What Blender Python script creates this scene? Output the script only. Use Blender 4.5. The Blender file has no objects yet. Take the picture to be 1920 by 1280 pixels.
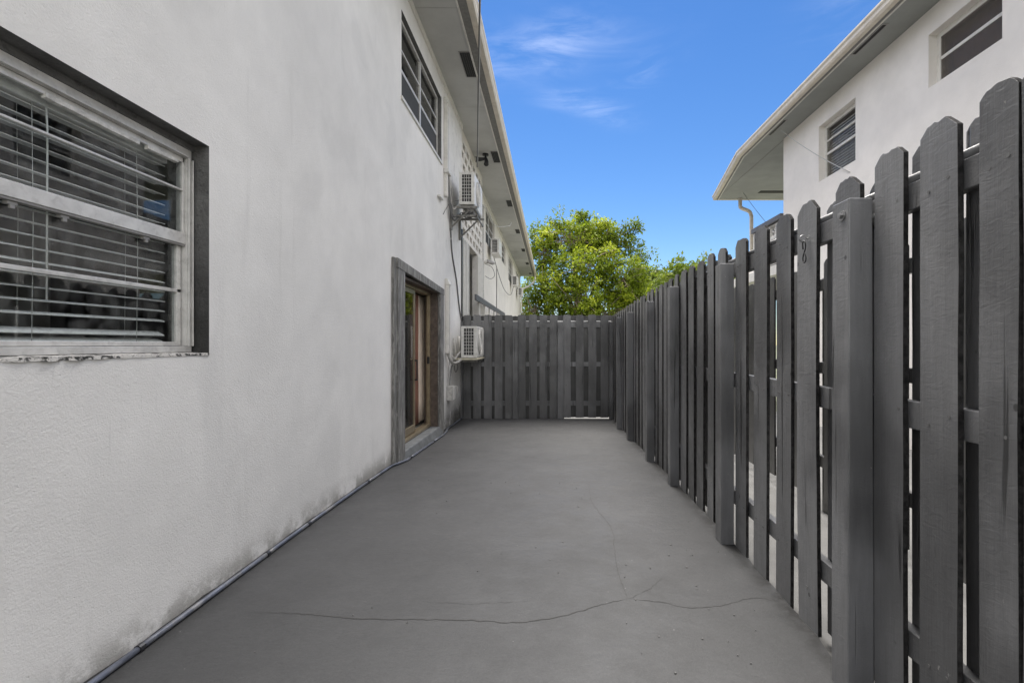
import bpy, bmesh, math, random
import numpy as np
from mathutils import Vector, Matrix, noise

R = math.radians
S = bpy.context.scene
COL = S.collection
ZC = 1.28                      # eye height; H(z) turns a height above the eye into a height above datum
def H(z): return z + ZC

# ------------------------------------------------------------------ camera
cam = bpy.data.cameras.new("camera"); camo = bpy.data.objects.new("camera", cam); COL.objects.link(camo)
camo.location = (0, 0, ZC); camo.rotation_euler = (R(90), 0, 0)
cam.sensor_width = 36; cam.lens = 910 / 1920 * 36
cam.shift_x = (960 - 1034) / 1920; cam.shift_y = 5 / 1920
cam.clip_start = 0.02; cam.clip_end = 2000
S.camera = camo

# ------------------------------------------------------------------ light
SUN_EL, SUN_AZ = 66, 353       # azimuth clockwise from +Y (the way the camera looks)
W = bpy.data.worlds.new("World"); S.world = W; W.use_nodes = True
wn, wl = W.node_tree.nodes, W.node_tree.links
wn.clear()
def nd(nodes, t, **k):
    n = nodes.new(t)
    for a, b in k.items(): setattr(n, a, b)
    return n
wout = nd(wn, 'ShaderNodeOutputWorld'); bg = nd(wn, 'ShaderNodeBackground'); bg.inputs[1].default_value = 0.12
sky = nd(wn, 'ShaderNodeTexSky', sky_type='NISHITA'); sky.sun_disc = False
sky.sun_elevation = R(SUN_EL); sky.sun_rotation = R(SUN_AZ)
sky.air_density = 1.0; sky.dust_density = 0.05; sky.ozone_density = 2.2; sky.altitude = 0
hs = nd(wn, 'ShaderNodeHueSaturation'); hs.inputs['Saturation'].default_value = 1.28; hs.inputs['Value'].default_value = .555
hs.inputs['Hue'].default_value = 0.507
wl.new(sky.outputs[0], hs.inputs['Color'])
tc = nd(wn, 'ShaderNodeTexCoord')
def wmath(op, a, b=None, c=None, clamp=False):
    n = nd(wn, 'ShaderNodeMath', operation=op); n.use_clamp = clamp
    for i, v in enumerate((a, b, c)):
        if v is None: continue
        if isinstance(v, (int, float)): n.inputs[i].default_value = v
        else: wl.new(v, n.inputs[i])
    return n.outputs[0]
def wdot(v, d):
    n = nd(wn, 'ShaderNodeVectorMath', operation='DOT_PRODUCT'); wl.new(v, n.inputs[0]); n.inputs[1].default_value = d
    return n.outputs['Value']
dirv = tc.outputs['Generated']
def direction(u, v):
    d = Vector(((u - 1034) / 910, 1, (645 - v) / 910)); d.normalize(); return d
# thin cirrus streaks: (centre, tip, half width, strength)
nz = nd(wn, 'ShaderNodeTexNoise'); nz.inputs['Scale'].default_value = 9; nz.inputs['Detail'].default_value = 7; nz.inputs['Roughness'].default_value = .62
nz.inputs['Distortion'].default_value = .6
mp = nd(wn, 'ShaderNodeMapping'); mp.inputs['Scale'].default_value = (.75, 1, 3.6); mp.inputs['Rotation'].default_value = (0, R(14), 0)
wl.new(dirv, mp.inputs[0]); wl.new(mp.outputs[0], nz.inputs['Vector'])
nr = nd(wn, 'ShaderNodeMapRange'); nr.interpolation_type = 'SMOOTHSTEP'
nr.inputs[1].default_value = .34; nr.inputs[2].default_value = .80
wl.new(nz.outputs[0], nr.inputs[0])
total = None
for (a, b, hw, st) in [((990, 98), (1180, 58), .045, .13), ((1060, 60), (1120, 20), .06, .05), ((1210, 138), (1262, 116), .024, .16),
                       ((1050, 186), (1100, 190), .02, .12), ((1125, 205), (1180, 222), .024, .16), ((1600, 10), (1720, -40), .05, .06)]:
    c = direction(*a); e = direction(*b); t = (e - c); L = t.length; t.normalize(); nrm = c.cross(t); nrm.normalize()
    sub = nd(wn, 'ShaderNodeVectorMath', operation='SUBTRACT'); wl.new(dirv, sub.inputs[0]); sub.inputs[1].default_value = c
    da = wmath('DIVIDE', wdot(sub.outputs[0], t), L * 1.15); db = wmath('DIVIDE', wdot(sub.outputs[0], nrm), hw); dc = wmath('DIVIDE', wdot(sub.outputs[0], c), .3)
    q = wmath('ADD', wmath('ADD', wmath('MULTIPLY', da, da), wmath('MULTIPLY', db, db)), wmath('MULTIPLY', dc, dc))
    m = wmath('MULTIPLY', wmath('POWER', 2.718, wmath('MULTIPLY', q, -1.6)), st)
    total = m if total is None else wmath('ADD', total, m)
streak = wmath('MULTIPLY', wmath('MULTIPLY', total, nr.outputs[0]), .75)
# broad cloud sheet added as neutral fill light, unseen behind and above the camera
nz2 = nd(wn, 'ShaderNodeTexNoise'); nz2.inputs['Scale'].default_value = 2.3; nz2.inputs['Detail'].default_value = 6; nz2.inputs['Roughness'].default_value = .6
wl.new(mp.outputs[0], nz2.inputs['Vector'])
nr2 = nd(wn, 'ShaderNodeMapRange'); nr2.interpolation_type = 'SMOOTHSTEP'; nr2.inputs[1].default_value = .3; nr2.inputs[2].default_value = .62
wl.new(nz2.outputs[0], nr2.inputs[0])
south = nd(wn, 'ShaderNodeMapRange'); south.interpolation_type = 'SMOOTHSTEP'
south.inputs[1].default_value = .74; south.inputs[2].default_value = .1; south.inputs[3].default_value = 0; south.inputs[4].default_value = 1
wl.new(wdot(dirv, (0, 1, 0)), south.inputs[0])
sheet = wmath('MULTIPLY', wmath('MULTIPLY', nr2.outputs[0], south.outputs[0]), .92)
cl = wmath('ADD', streak, sheet, clamp=True)
mixc = nd(wn, 'ShaderNodeMix', data_type='RGBA'); wl.new(cl, mixc.inputs[0]); wl.new(hs.outputs[0], mixc.inputs[6])
mixc.inputs[7].default_value = (10.5, 10.2, 9.9, 1)
wl.new(mixc.outputs[2], bg.inputs[0]); wl.new(bg.outputs[0], wout.inputs[0])

sun = bpy.data.lights.new("sun", 'SUN'); suno = bpy.data.objects.new("sun", sun); COL.objects.link(suno)
sun.energy = 4.2; sun.angle = R(45); sun.color = (1, .955, .89)
az, el = R(SUN_AZ), R(SUN_EL)
sd = Vector((math.sin(az) * math.cos(el), math.cos(az) * math.cos(el), math.sin(el)))
suno.rotation_euler = sd.to_track_quat('Z', 'Y').to_euler()
S.view_settings.view_transform = 'Standard'; S.view_settings.look = 'None'
S.view_settings.exposure = 1.24; S.view_settings.gamma = 1; S.view_settings.use_curve_mapping = False
S.render.engine = 'CYCLES'

# ------------------------------------------------------------------ materials
class NT:
    """small node helper around a Principled material"""
    def __init__(s, name, col=(.5, .5, .5), rough=.6, metal=0, spec=.5):
        s.m = bpy.data.materials.new(name); s.m.use_nodes = True
        s.n, s.l = s.m.node_tree.nodes, s.m.node_tree.links
        s.p = s.n['Principled BSDF']; s.p.inputs['Base Color'].default_value = (*col, 1)
        s.p.inputs['Roughness'].default_value = rough; s.p.inputs['Metallic'].default_value = metal
        s.p.inputs['Specular IOR Level'].default_value = spec
        s.col = None; s.base = col; s.h = None
        g = s.n.new('ShaderNodeNewGeometry'); s.pos = g.outputs['Position']; s.nor = g.outputs['Normal']
        o = s.n.new('ShaderNodeObjectInfo'); s.rnd = o.outputs['Random']
    def noise(s, scale, detail=4, rough=.55, stretch=(1, 1, 1), dist=0, offset=None, shift=False):
        mp = s.n.new('ShaderNodeMapping'); mp.inputs['Scale'].default_value = stretch
        if offset: mp.inputs['Location'].default_value = offset
        s.l.new(s.pos, mp.inputs[0]); v = mp.outputs[0]
        if shift:   # a different piece of grain for each board
            a = s.n.new('ShaderNodeVectorMath'); a.operation = 'ADD'; s.l.new(v, a.inputs[0])
            b = s.n.new('ShaderNodeVectorMath'); b.operation = 'SCALE'; b.inputs[0].default_value = (17, 31, 23); s.l.new(s.rnd, b.inputs['Scale'])
            s.l.new(b.outputs[0], a.inputs[1]); v = a.outputs[0]
        t = s.n.new('ShaderNodeTexNoise'); t.inputs['Scale'].default_value = scale; t.inputs['Detail'].default_value = detail
        t.inputs['Roughness'].default_value = rough; t.inputs['Distortion'].default_value = dist
        s.l.new(v, t.inputs['Vector']); return t.outputs[0]
    def voronoi(s, scale, feature='F1', stretch=(1, 1, 1), rnd=1):
        mp = s.n.new('ShaderNodeMapping'); mp.inputs['Scale'].default_value = stretch; s.l.new(s.pos, mp.inputs[0])
        t = s.n.new('ShaderNodeTexVoronoi'); t.feature = feature; t.inputs['Scale'].default_value = scale; t.inputs['Randomness'].default_value = rnd
        s.l.new(mp.outputs[0], t.inputs['Vector']); return t.outputs['Distance']
    def ramp(s, v, a, b, c=0., d=1., smooth=True):
        r = s.n.new('ShaderNodeMapRange'); r.interpolation_type = 'SMOOTHSTEP' if smooth else 'LINEAR'
        for i, q in enumerate((a, b, c, d)): r.inputs[i + 1].default_value = q
        s.l.new(v, r.inputs[0]); return r.outputs[0]
    def math(s, op, a, b=0.):
        n = s.n.new('ShaderNodeMath'); n.operation = op
        for i, v in enumerate((a, b)):
            if isinstance(v, (int, float)): n.inputs[i].default_value = v
            else: s.l.new(v, n.inputs[i])
        return n.outputs[0]
    def axis(s, i):
        x = s.n.new('ShaderNodeSeparateXYZ'); s.l.new(s.pos, x.inputs[0]); return x.outputs[i]
    def mix(s, f, col):
        """paint col over what is there with mask f"""
        m = s.n.new('ShaderNodeMix'); m.data_type = 'RGBA'
        if isinstance(f, (int, float)): m.inputs[0].default_value = f
        else: s.l.new(f, m.inputs[0])
        if s.col is None: m.inputs[6].default_value = (*s.base, 1)
        else: s.l.new(s.col, m.inputs[6])
        m.inputs[7].default_value = (*col, 1)
        s.col = m.outputs[2]; s.l.new(s.col, s.p.inputs['Base Color'])
    def value(s, f):
        """multiply brightness"""
        m = s.n.new('ShaderNodeVectorMath'); m.operation = 'SCALE'
        if s.col is None: m.inputs[0].default_value = s.base
        else: s.l.new(s.col, m.inputs[0])
        s.l.new(f, m.inputs['Scale']); s.col = m.outputs[0]; s.l.new(s.col, s.p.inputs['Base Color'])
    def bump(s, h, dist=.004, strength=1.):
        b = s.n.new('ShaderNodeBump'); b.inputs['Distance'].default_value = dist; b.inputs['Strength'].default_value = strength
        s.l.new(h, b.inputs['Height'])
        if s.h is not None: s.l.new(s.h, b.inputs['Normal'])
        s.h = b.outputs[0]; s.l.new(s.h, s.p.inputs['Normal'])
    def rough(s, f): s.l.new(f, s.p.inputs['Roughness'])

WHITE = (.715, .703, .682)
def stucco(name, base, grime=True, warm=False):
    t = NT(name, base, .85, spec=.25)
    t.value(t.ramp(t.noise(.55, 5, .6), .25, .75, .9, 1.06))
    t.value(t.ramp(t.noise(3.5, 6, .65), .3, .7, .965, 1.03))
    if grime:
        # vertical run-off streaks and smudges
        st = t.noise(2.2, 5, .6, (1, 3.5, .35)); t.mix(t.math('MULTIPLY', t.ramp(st, .6, .78), .16), (.24, .23, .21))
        sm = t.noise(7, 7, .72, (1, 1.3, .8), dist=.7)
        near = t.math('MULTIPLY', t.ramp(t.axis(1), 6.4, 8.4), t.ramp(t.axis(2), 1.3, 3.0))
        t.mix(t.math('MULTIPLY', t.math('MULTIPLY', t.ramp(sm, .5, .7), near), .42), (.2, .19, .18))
        # stains running down below the near window sill
        ws = t.math('MULTIPLY', t.math('MULTIPLY', t.ramp(t.axis(2), .72, 1.23), t.ramp(t.axis(2), 1.26, 1.24)), t.ramp(t.axis(1), 2.42, 2.3))
        t.mix(t.math('MULTIPLY', t.math('MULTIPLY', ws, t.ramp(t.noise(9, 6, .7, (1, 2.2, .18), dist=.3), .6, .7)), .4), (.12, .115, .11))
        big = t.noise(1.1, 4, .5, (1, 1, .8), dist=1.0); t.mix(t.math('MULTIPLY', t.ramp(big, .52, .62), .10), (.33, .33, .33))
        # splash dirt at the foot of the wall
        foot = t.math('MULTIPLY', t.ramp(t.axis(2), .26, .05), t.ramp(t.noise(5, 6, .7), .38, .58))
        t.mix(t.math('MULTIPLY', foot, .75), (.16, .15, .13))
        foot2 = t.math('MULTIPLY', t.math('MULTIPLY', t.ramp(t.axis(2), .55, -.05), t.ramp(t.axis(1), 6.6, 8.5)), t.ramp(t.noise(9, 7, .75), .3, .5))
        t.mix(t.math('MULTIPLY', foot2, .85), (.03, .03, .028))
    f = t.noise(70, 6, .72, (1, 1, 1.5)); c = t.noise(14, 4, .5)
    g = t.noise(150, 3, .6); t.bump(f, .0028, .75); t.bump(g, .0022, .75); t.bump(c, .003, .3)
    pits = t.ramp(t.voronoi(22), .0, .09); t.bump(pits, .003, .45)
    return t.m
M = {}
M['stucco'] = stucco('white_stucco', WHITE)
M['stucco_clean'] = stucco('warm_white_stucco', (.84, .80, .76), False)
M['stucco_far'] = stucco('bright_stucco', (.66, .63, .585), False)

def simple(name, col, rough=.5, metal=0, var=.08, scale=6, bump=.0, bscale=120, spec=.5, dirt=0, dirtcol=(.06, .055, .05), dscale=9):
    t = NT(name, col, rough, metal, spec)
    t.value(t.ramp(t.noise(scale, 5, .6), .3, .7, 1 - var, 1 + var))
    if dirt: t.mix(t.math('MULTIPLY', t.ramp(t.noise(dscale, 7, .7, dist=.4), .48, .68), dirt), dirtcol)
    if bump: t.bump(t.noise(bscale, 5, .6), bump)
    return t.m
M['soffit'] = simple('soffit_paint', (.475, .475, .46), .75, var=.07, scale=2, bump=.002, bscale=60, dirt=.15, dirtcol=(.25, .24, .22), dscale=1.6)
M['soffit_r'] = simple('soffit_paint_grey_green', (.27, .28, .265), .75, var=.08, scale=2, bump=.002, bscale=60)
M['drip'] = simple('rough_fascia_paint', (.2, .195, .185), .85, var=.12, scale=20, bump=.003, bscale=90)
M['gutter'] = simple('gutter_metal', (.62, .56, .47), .45, var=.1, scale=3, dirt=.35, dirtcol=(.33, .27, .19), dscale=3)
M['trim_white'] = simple('white_trim_paint', (.66, .64, .6), .5, var=.06, dirt=.15)
M['alu'] = simple('aluminium_frame', (.60, .59, .57), .42, .25, var=.1, scale=14, dirt=.3, dirtcol=(.2, .19, .18), dscale=22)
M['alu_dark'] = simple('dull_aluminium', (.30, .29, .28), .5, .2, var=.12, scale=14)
M['brass'] = simple('bronze_door_frame', (.34, .28, .19), .38, .55, var=.16, scale=9, dirt=.3, dirtcol=(.12, .1, .07))
M['slat'] = simple('blind_slat_vinyl', (.80, .79, .77), .4, var=.05, scale=5)
M['cord'] = simple('blind_cord', (.6, .6, .58), .8)
M['reveal'] = simple('weathered_grey_reveal', (.155, .152, .147), .85, var=.25, scale=9, bump=.006, bscale=70, dirt=.8, dirtcol=(.035, .035, .033), dscale=6)
def jamb():
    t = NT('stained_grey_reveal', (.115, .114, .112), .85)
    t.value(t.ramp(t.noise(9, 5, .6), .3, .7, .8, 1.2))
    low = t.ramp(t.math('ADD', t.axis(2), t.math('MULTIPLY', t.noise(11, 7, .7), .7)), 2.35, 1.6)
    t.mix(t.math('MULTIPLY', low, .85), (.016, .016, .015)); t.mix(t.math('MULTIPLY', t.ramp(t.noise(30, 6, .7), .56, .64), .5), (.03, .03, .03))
    t.bump(t.noise(70, 5, .6), .006); return t.m
M['reveal'] = jamb()
M['sealant'] = simple('old_white_sealant', (.62, .61, .58), .7, var=.2, scale=30, bump=.005, bscale=60, dirt=.3)
def sill_mat():
    t = NT('peeling_sill_paint', (.62, .6, .57), .85)
    n = t.noise(30, 8, .75, (1, .6, 1), dist=.8)
    t.mix(t.ramp(n, .49, .56), (.03, .03, .028)); t.mix(t.ramp(t.noise(55, 4, .6), .58, .66), (.35, .34, .32))
    t.bump(n, .006, .8); return t.m
M['sill'] = sill_mat()
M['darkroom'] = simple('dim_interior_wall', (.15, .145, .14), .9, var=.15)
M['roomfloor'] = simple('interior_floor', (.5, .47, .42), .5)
M['vent'] = simple('dark_vent_screen', (.02, .02, .02), .8)
M['black'] = simple('black_plastic', (.02, .02, .022), .4)
M['ac'] = simple('white_casing_paint', (.66, .65, .62), .45, var=.06, scale=8, dirt=.45, dirtcol=(.25, .22, .18), dscale=14)
M['coil'] = simple('condenser_coil', (.05, .05, .05), .6, .3, var=.3, scale=60)
M['bracket'] = simple('grey_bracket_steel', (.22, .215, .2), .55, .4, var=.2, scale=20, dirt=.5)
M['tray'] = simple('yellowed_tray', (.5, .47, .36), .6, var=.15, scale=15, dirt=.3, dirtcol=(.2, .1, .05))
M['cable'] = simple('grey_cable', (.12, .12, .12), .6)
M['cable_light'] = simple('pale_cable', (.45, .45, .44), .6)
M['insul'] = simple('pipe_insulation', (.42, .41, .39), .8, var=.2, scale=25, bump=.004, bscale=60)
M['conduit'] = simple('weathered_blue_grey_pipe', (.10, .11, .14), .45, .2, var=.35, scale=9, dirt=.4, dirtcol=(.4, .38, .34), dscale=4)
M['step'] = simple('blue_grey_step_paint', (.13, .137, .142), .7, var=.2, scale=8, bump=.005, bscale=40, dirt=.5, dirtcol=(.09, .09, .09))
M['steel'] = simple('galvanised_steel', (.35, .35, .35), .35, .8, var=.2, scale=60)
M['curtain_rust'] = simple('rust_brown_curtain', (.24, .115, .08), .9, var=.15, scale=5)
M['curtain_cream'] = simple('cream_curtain', (.82, .70, .58), .9, var=.08, scale=5)
M['brown_wood'] = simple('brown_jamb_wood', (.10, .075, .06), .6, var=.3, scale=18)
M['clip'] = simple('dull_clip', (.2, .2, .2))
M['roof'] = simple('roof_membrane', (.3, .29, .27), .9, var=.2)
M['bark'] = simple('pale_bark', (.34, .28, .21), .9, var=.25, scale=5, bump=.02, bscale=20)
M['grey_metal'] = simple('grey_painted_metal', (.10, .10, .11), .5, var=.15, scale=5)

def weathered_wood():
    t = NT('weathered_casing_wood', (.13, .127, .12), .85)
    g = t.noise(26, 7, .7, (1, 1.4, .16), dist=.5)
    t.mix(t.ramp(g, .46, .62), (.29, .285, .27)); t.mix(t.ramp(t.noise(40, 6, .75, (1, 1, .25), dist=.8), .6, .68), (.03, .028, .025))
    t.bump(g, .006, .9); return t.m
M['casing'] = weathered_wood()

def fence_paint(name, base, shade=1., fine=1.):
    t = NT(name, base, .42, spec=.8)
    grain = t.noise(38, 7, .68, (1, 1, .07), dist=.35, shift=True)
    fine_g = t.noise(120, 4, .6, (1, 1, .05), shift=True)
    rip = t.noise(30, 5, .6, (1, .6, 1.6), dist=1.2, shift=True)
    rm = t.n.new('ShaderNodeMapRange'); t.l.new(t.rnd, rm.inputs[0]); rm.inputs[3].default_value = .78; rm.inputs[4].default_value = 1.2
    t.value(rm.outputs[0])
    t.value(t.ramp(t.noise(1.6, 3, .5, (1, 1, .7)), .40, .56, .66, 1.22))            # broad lighter and darker patches
    t.value(t.ramp(t.noise(7, 6, .65, (1, 1, .3), shift=True), .3, .7, .86, 1.12))
    t.value(t.ramp(grain, .3, .72, .90, 1.06))
    knots = t.voronoi(8.5, stretch=(1, 1, .7)); t.mix(t.math('MULTIPLY', t.ramp(knots, .07, .045), .8), (.02, .02, .02))
    crack = t.noise(24, 3, .5, (1, 1, .035), dist=.25, shift=True); t.mix(t.math('MULTIPLY', t.ramp(crack, .655, .69), .8), (.014, .014, .014))
    chip = t.noise(34, 6, .7, (1, 1, .6), shift=True); t.mix(t.math('MULTIPLY', t.ramp(chip, .69, .71), .6), (.36, .35, .33))
    t.rough(t.ramp(t.noise(9, 5, .6, shift=True), .3, .7, .30, .55))
    t.bump(grain, .0020 * fine, .7); t.bump(fine_g, .0009 * fine, .6); t.bump(rip, .0032 * fine, .5); t.bump(t.ramp(crack, .65, .69, 1, 0), .004, .8)
    return t.m
M['fence'] = fence_paint('charcoal_fence_paint', (.124, .125, .129))
M['fence_edge'] = simple('rough_board_edge', (.032, .031, .031), .95, var=.5, scale=40, bump=.004, bscale=90, spec=.08)
M['fence_post'] = fence_paint('charcoal_post_paint', (.116, .117, .121))
M['fence_gap_shade'] = fence_paint('gap_shade_board', (.020, .0195, .019))  # near-black back boards: the shade in the gaps put into the colour
M['fence_far'] = fence_paint('far_charcoal_paint', (.094, .094, .096))  # far fence boards, a darker charcoal than the side fence
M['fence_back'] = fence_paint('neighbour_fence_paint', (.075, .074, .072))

def slab_mat():
    t = NT('grey_painted_concrete', (.0605, .0607, .0618), .7, spec=.2)
    t.value(t.ramp(t.noise(.8, 4, .55), .3, .7, .9, 1.08)); t.value(t.ramp(t.noise(3.2, 7, .7, dist=.6), .3, .7, .955, 1.04))
    t.value(t.ramp(t.noise(60, 4, .6), .3, .7, .97, 1.03))
    t.mix(t.math('MULTIPLY', t.ramp(t.noise(1.6, 6, .6, (1, 1.5, 1), dist=1.2), .54, .62), .12), (.085, .085, .085))
    t.value(t.ramp(t.noise(190, 3, .6), .35, .65, .92, 1.08)); sc = t.noise(26, 5, .7, (.4, 1.6, 1), dist=1.5); t.mix(t.math('MULTIPLY', t.ramp(sc, .68, .71), .35), (.11, .11, .11))
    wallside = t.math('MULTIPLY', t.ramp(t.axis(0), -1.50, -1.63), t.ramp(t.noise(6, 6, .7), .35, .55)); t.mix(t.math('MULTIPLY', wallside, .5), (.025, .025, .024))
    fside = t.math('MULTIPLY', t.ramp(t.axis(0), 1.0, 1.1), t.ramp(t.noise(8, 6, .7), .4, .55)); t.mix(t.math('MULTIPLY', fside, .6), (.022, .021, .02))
    damp = t.math('MULTIPLY', t.ramp(t.axis(1), 7.6, 8.7), t.ramp(t.noise(2.6, 4, .5, (1, 2.5, 1), dist=.8), .5, .54)); t.mix(t.math('MULTIPLY', damp, .35), (.07, .07, .068))
    sp = t.voronoi(9); t.mix(t.math('MULTIPLY', t.ramp(sp, .035, .02), .5), (.26, .255, .25))
    sp2 = t.voronoi(6.3, stretch=(1.2, .8, 1)); t.mix(t.math('MULTIPLY', t.ramp(sp2, .028, .018), .6), (.06, .06, .058))
    t.rough(t.ramp(t.noise(5, 5, .6), .3, .7, .5, .72))
    t.bump(t.noise(45, 6, .7), .0025, .7); t.bump(t.noise(7, 5, .55, (1, 1.6, 1)), .008, .6)
    return t.m
M['slab'] = slab_mat()
M['path'] = simple('pale_concrete', (.15, .148, .143), .85, var=.1, scale=3, bump=.003, bscale=60, dirt=.2, dirtcol=(.1, .095, .09))
M['ground'] = simple('rough_ground', (.14, .15, .09), .95, var=.3, scale=1.2, bump=.02, bscale=8)
M['crack'] = simple('dark_crack', (.045, .044, .043), .95)  # flat dark strips for the cracks in the slab
M['chip'] = simple('paint_flake', (.14, .138, .135), .8)

def glass_mat(name, tint=(.9, .92, .92), refl=1.0, haze=.0):
    m = bpy.data.materials.new(name); m.use_nodes = True; n, l = m.node_tree.nodes, m.node_tree.links; n.clear()
    o = n.new('ShaderNodeOutputMaterial'); tr = n.new('ShaderNodeBsdfTransparent'); tr.inputs[0].default_value = (*tint, 1)
    gl = n.new('ShaderNodeBsdfGlossy'); gl.inputs['Roughness'].default_value = .012
    gg = n.new('ShaderNodeNewGeometry'); dt = n.new('ShaderNodeVectorMath'); dt.operation = 'DOT_PRODUCT'; l.new(gg.outputs['Incoming'], dt.inputs[0]); l.new(gg.outputs['Normal'], dt.inputs[1])
    def mth(op, a, b):
        q = n.new('ShaderNodeMath'); q.operation = op
        for i, w_ in enumerate((a, b)):
            if isinstance(w_, (int, float)): q.inputs[i].default_value = w_
            else: l.new(w_, q.inputs[i])
        return q
    f = mth('ADD', mth('MULTIPLY', mth('POWER', mth('SUBTRACT', 1, mth('ABSOLUTE', dt.outputs['Value'], 0).outputs[0]).outputs[0], 5).outputs[0], .96).outputs[0], .045)
    mu = n.new('ShaderNodeMath'); mu.operation = 'MULTIPLY'; mu.inputs[1].default_value = refl; mu.use_clamp = True; l.new(f.outputs[0], mu.inputs[0])
    t = n.new('ShaderNodeTexNoise'); t.inputs['Scale'].default_value = 1.7; t.inputs['Detail'].default_value = 2
    g = n.new('ShaderNodeNewGeometry'); l.new(g.outputs['Position'], t.inputs['Vector'])
    b = n.new('ShaderNodeBump'); b.inputs['Distance'].default_value = .004; b.inputs['Strength'].default_value = .35; l.new(t.outputs[0], b.inputs['Height']); l.new(b.outputs[0], gl.inputs['Normal'])
    mx = n.new('ShaderNodeMixShader'); l.new(mu.outputs[0], mx.inputs[0]); l.new(tr.outputs[0], mx.inputs[1]); l.new(gl.outputs[0], mx.inputs[2])
    df = n.new('ShaderNodeBsdfDiffuse'); df.inputs[0].default_value = (.3, .3, .29, 1)
    dn = n.new('ShaderNodeTexNoise'); dn.inputs['Scale'].default_value = 12; dn.inputs['Detail'].default_value = 6; l.new(g.outputs['Position'], dn.inputs['Vector'])
    mr = n.new('ShaderNodeMapRange'); mr.inputs[1].default_value = .45; mr.inputs[2].default_value = .8; mr.inputs[4].default_value = haze; l.new(dn.outputs[0], mr.inputs[0])
    mx2 = n.new('ShaderNodeMixShader'); l.new(mr.outputs[0], mx2.inputs[0]); l.new(mx.outputs[0], mx2.inputs[1]); l.new(df.outputs[0], mx2.inputs[2])
    l.new(mx2.outputs[0], o.inputs[0]); return m
M['glass'] = glass_mat('window_glass', haze=.18)
M['glass_dark'] = glass_mat('tinted_window_glass', (.5, .5, .5), 1.0, .12)
M['glass_soft'] = glass_mat('old_clear_glass', (.92, .92, .9), .45, .1)
M['glass_door'] = glass_mat('sliding_door_glass', (.62, .62, .58), 1.3, .05)
def mesh_mat(a):
    m = bpy.data.materials.new('fine_insect_mesh'); m.use_nodes = True; n, l = m.node_tree.nodes, m.node_tree.links
    p = n['Principled BSDF']; p.inputs['Base Color'].default_value = (.13, .11, .095, 1); p.inputs['Roughness'].default_value = .8; p.inputs['Alpha'].default_value = a
    return m
M['mesh'] = mesh_mat(.4); M['mesh_thin'] = mesh_mat(.12)
M['screen'] = simple('insect_screen', (.045, .044, .043), .8)

def leaf_mat(name, dark, light, tip):
    m = bpy.data.materials.new(name); m.use_nodes = True; n, l = m.node_tree.nodes, m.node_tree.links
    p = n['Principled BSDF']; p.inputs['Roughness'].default_value = .55; p.inputs['Specular IOR Level'].default_value = .3
    a = n.new('ShaderNodeAttribute'); a.attribute_name = 'tone'
    r = n.new('ShaderNodeValToRGB'); e = r.color_ramp.elements; e[0].color = (*dark, 1); e[1].color = (*tip, 1); k = r.color_ramp.elements.new(.55); k.color = (*light, 1)
    l.new(a.outputs['Fac'], r.inputs[0]); l.new(r.outputs[0], p.inputs['Base Color'])
    t = n.new('ShaderNodeBsdfTranslucent'); l.new(r.outputs[0], t.inputs[0])
    mx = n.new('ShaderNodeMixShader'); mx.inputs[0].default_value = .45; l.new(p.outputs[0], mx.inputs[1]); l.new(t.outputs[0], mx.inputs[2])
    l.new(mx.outputs[0], n['Material Output'].inputs[0]); return m
M['leaf'] = leaf_mat('yellow_green_leaf', (.05, .085, .010), (.21, .28, .018), (.46, .50, .04))
M['leaf2'] = leaf_mat('mid_green_leaf', (.04, .07, .01), (.11, .16, .015), (.19, .22, .03))

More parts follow.
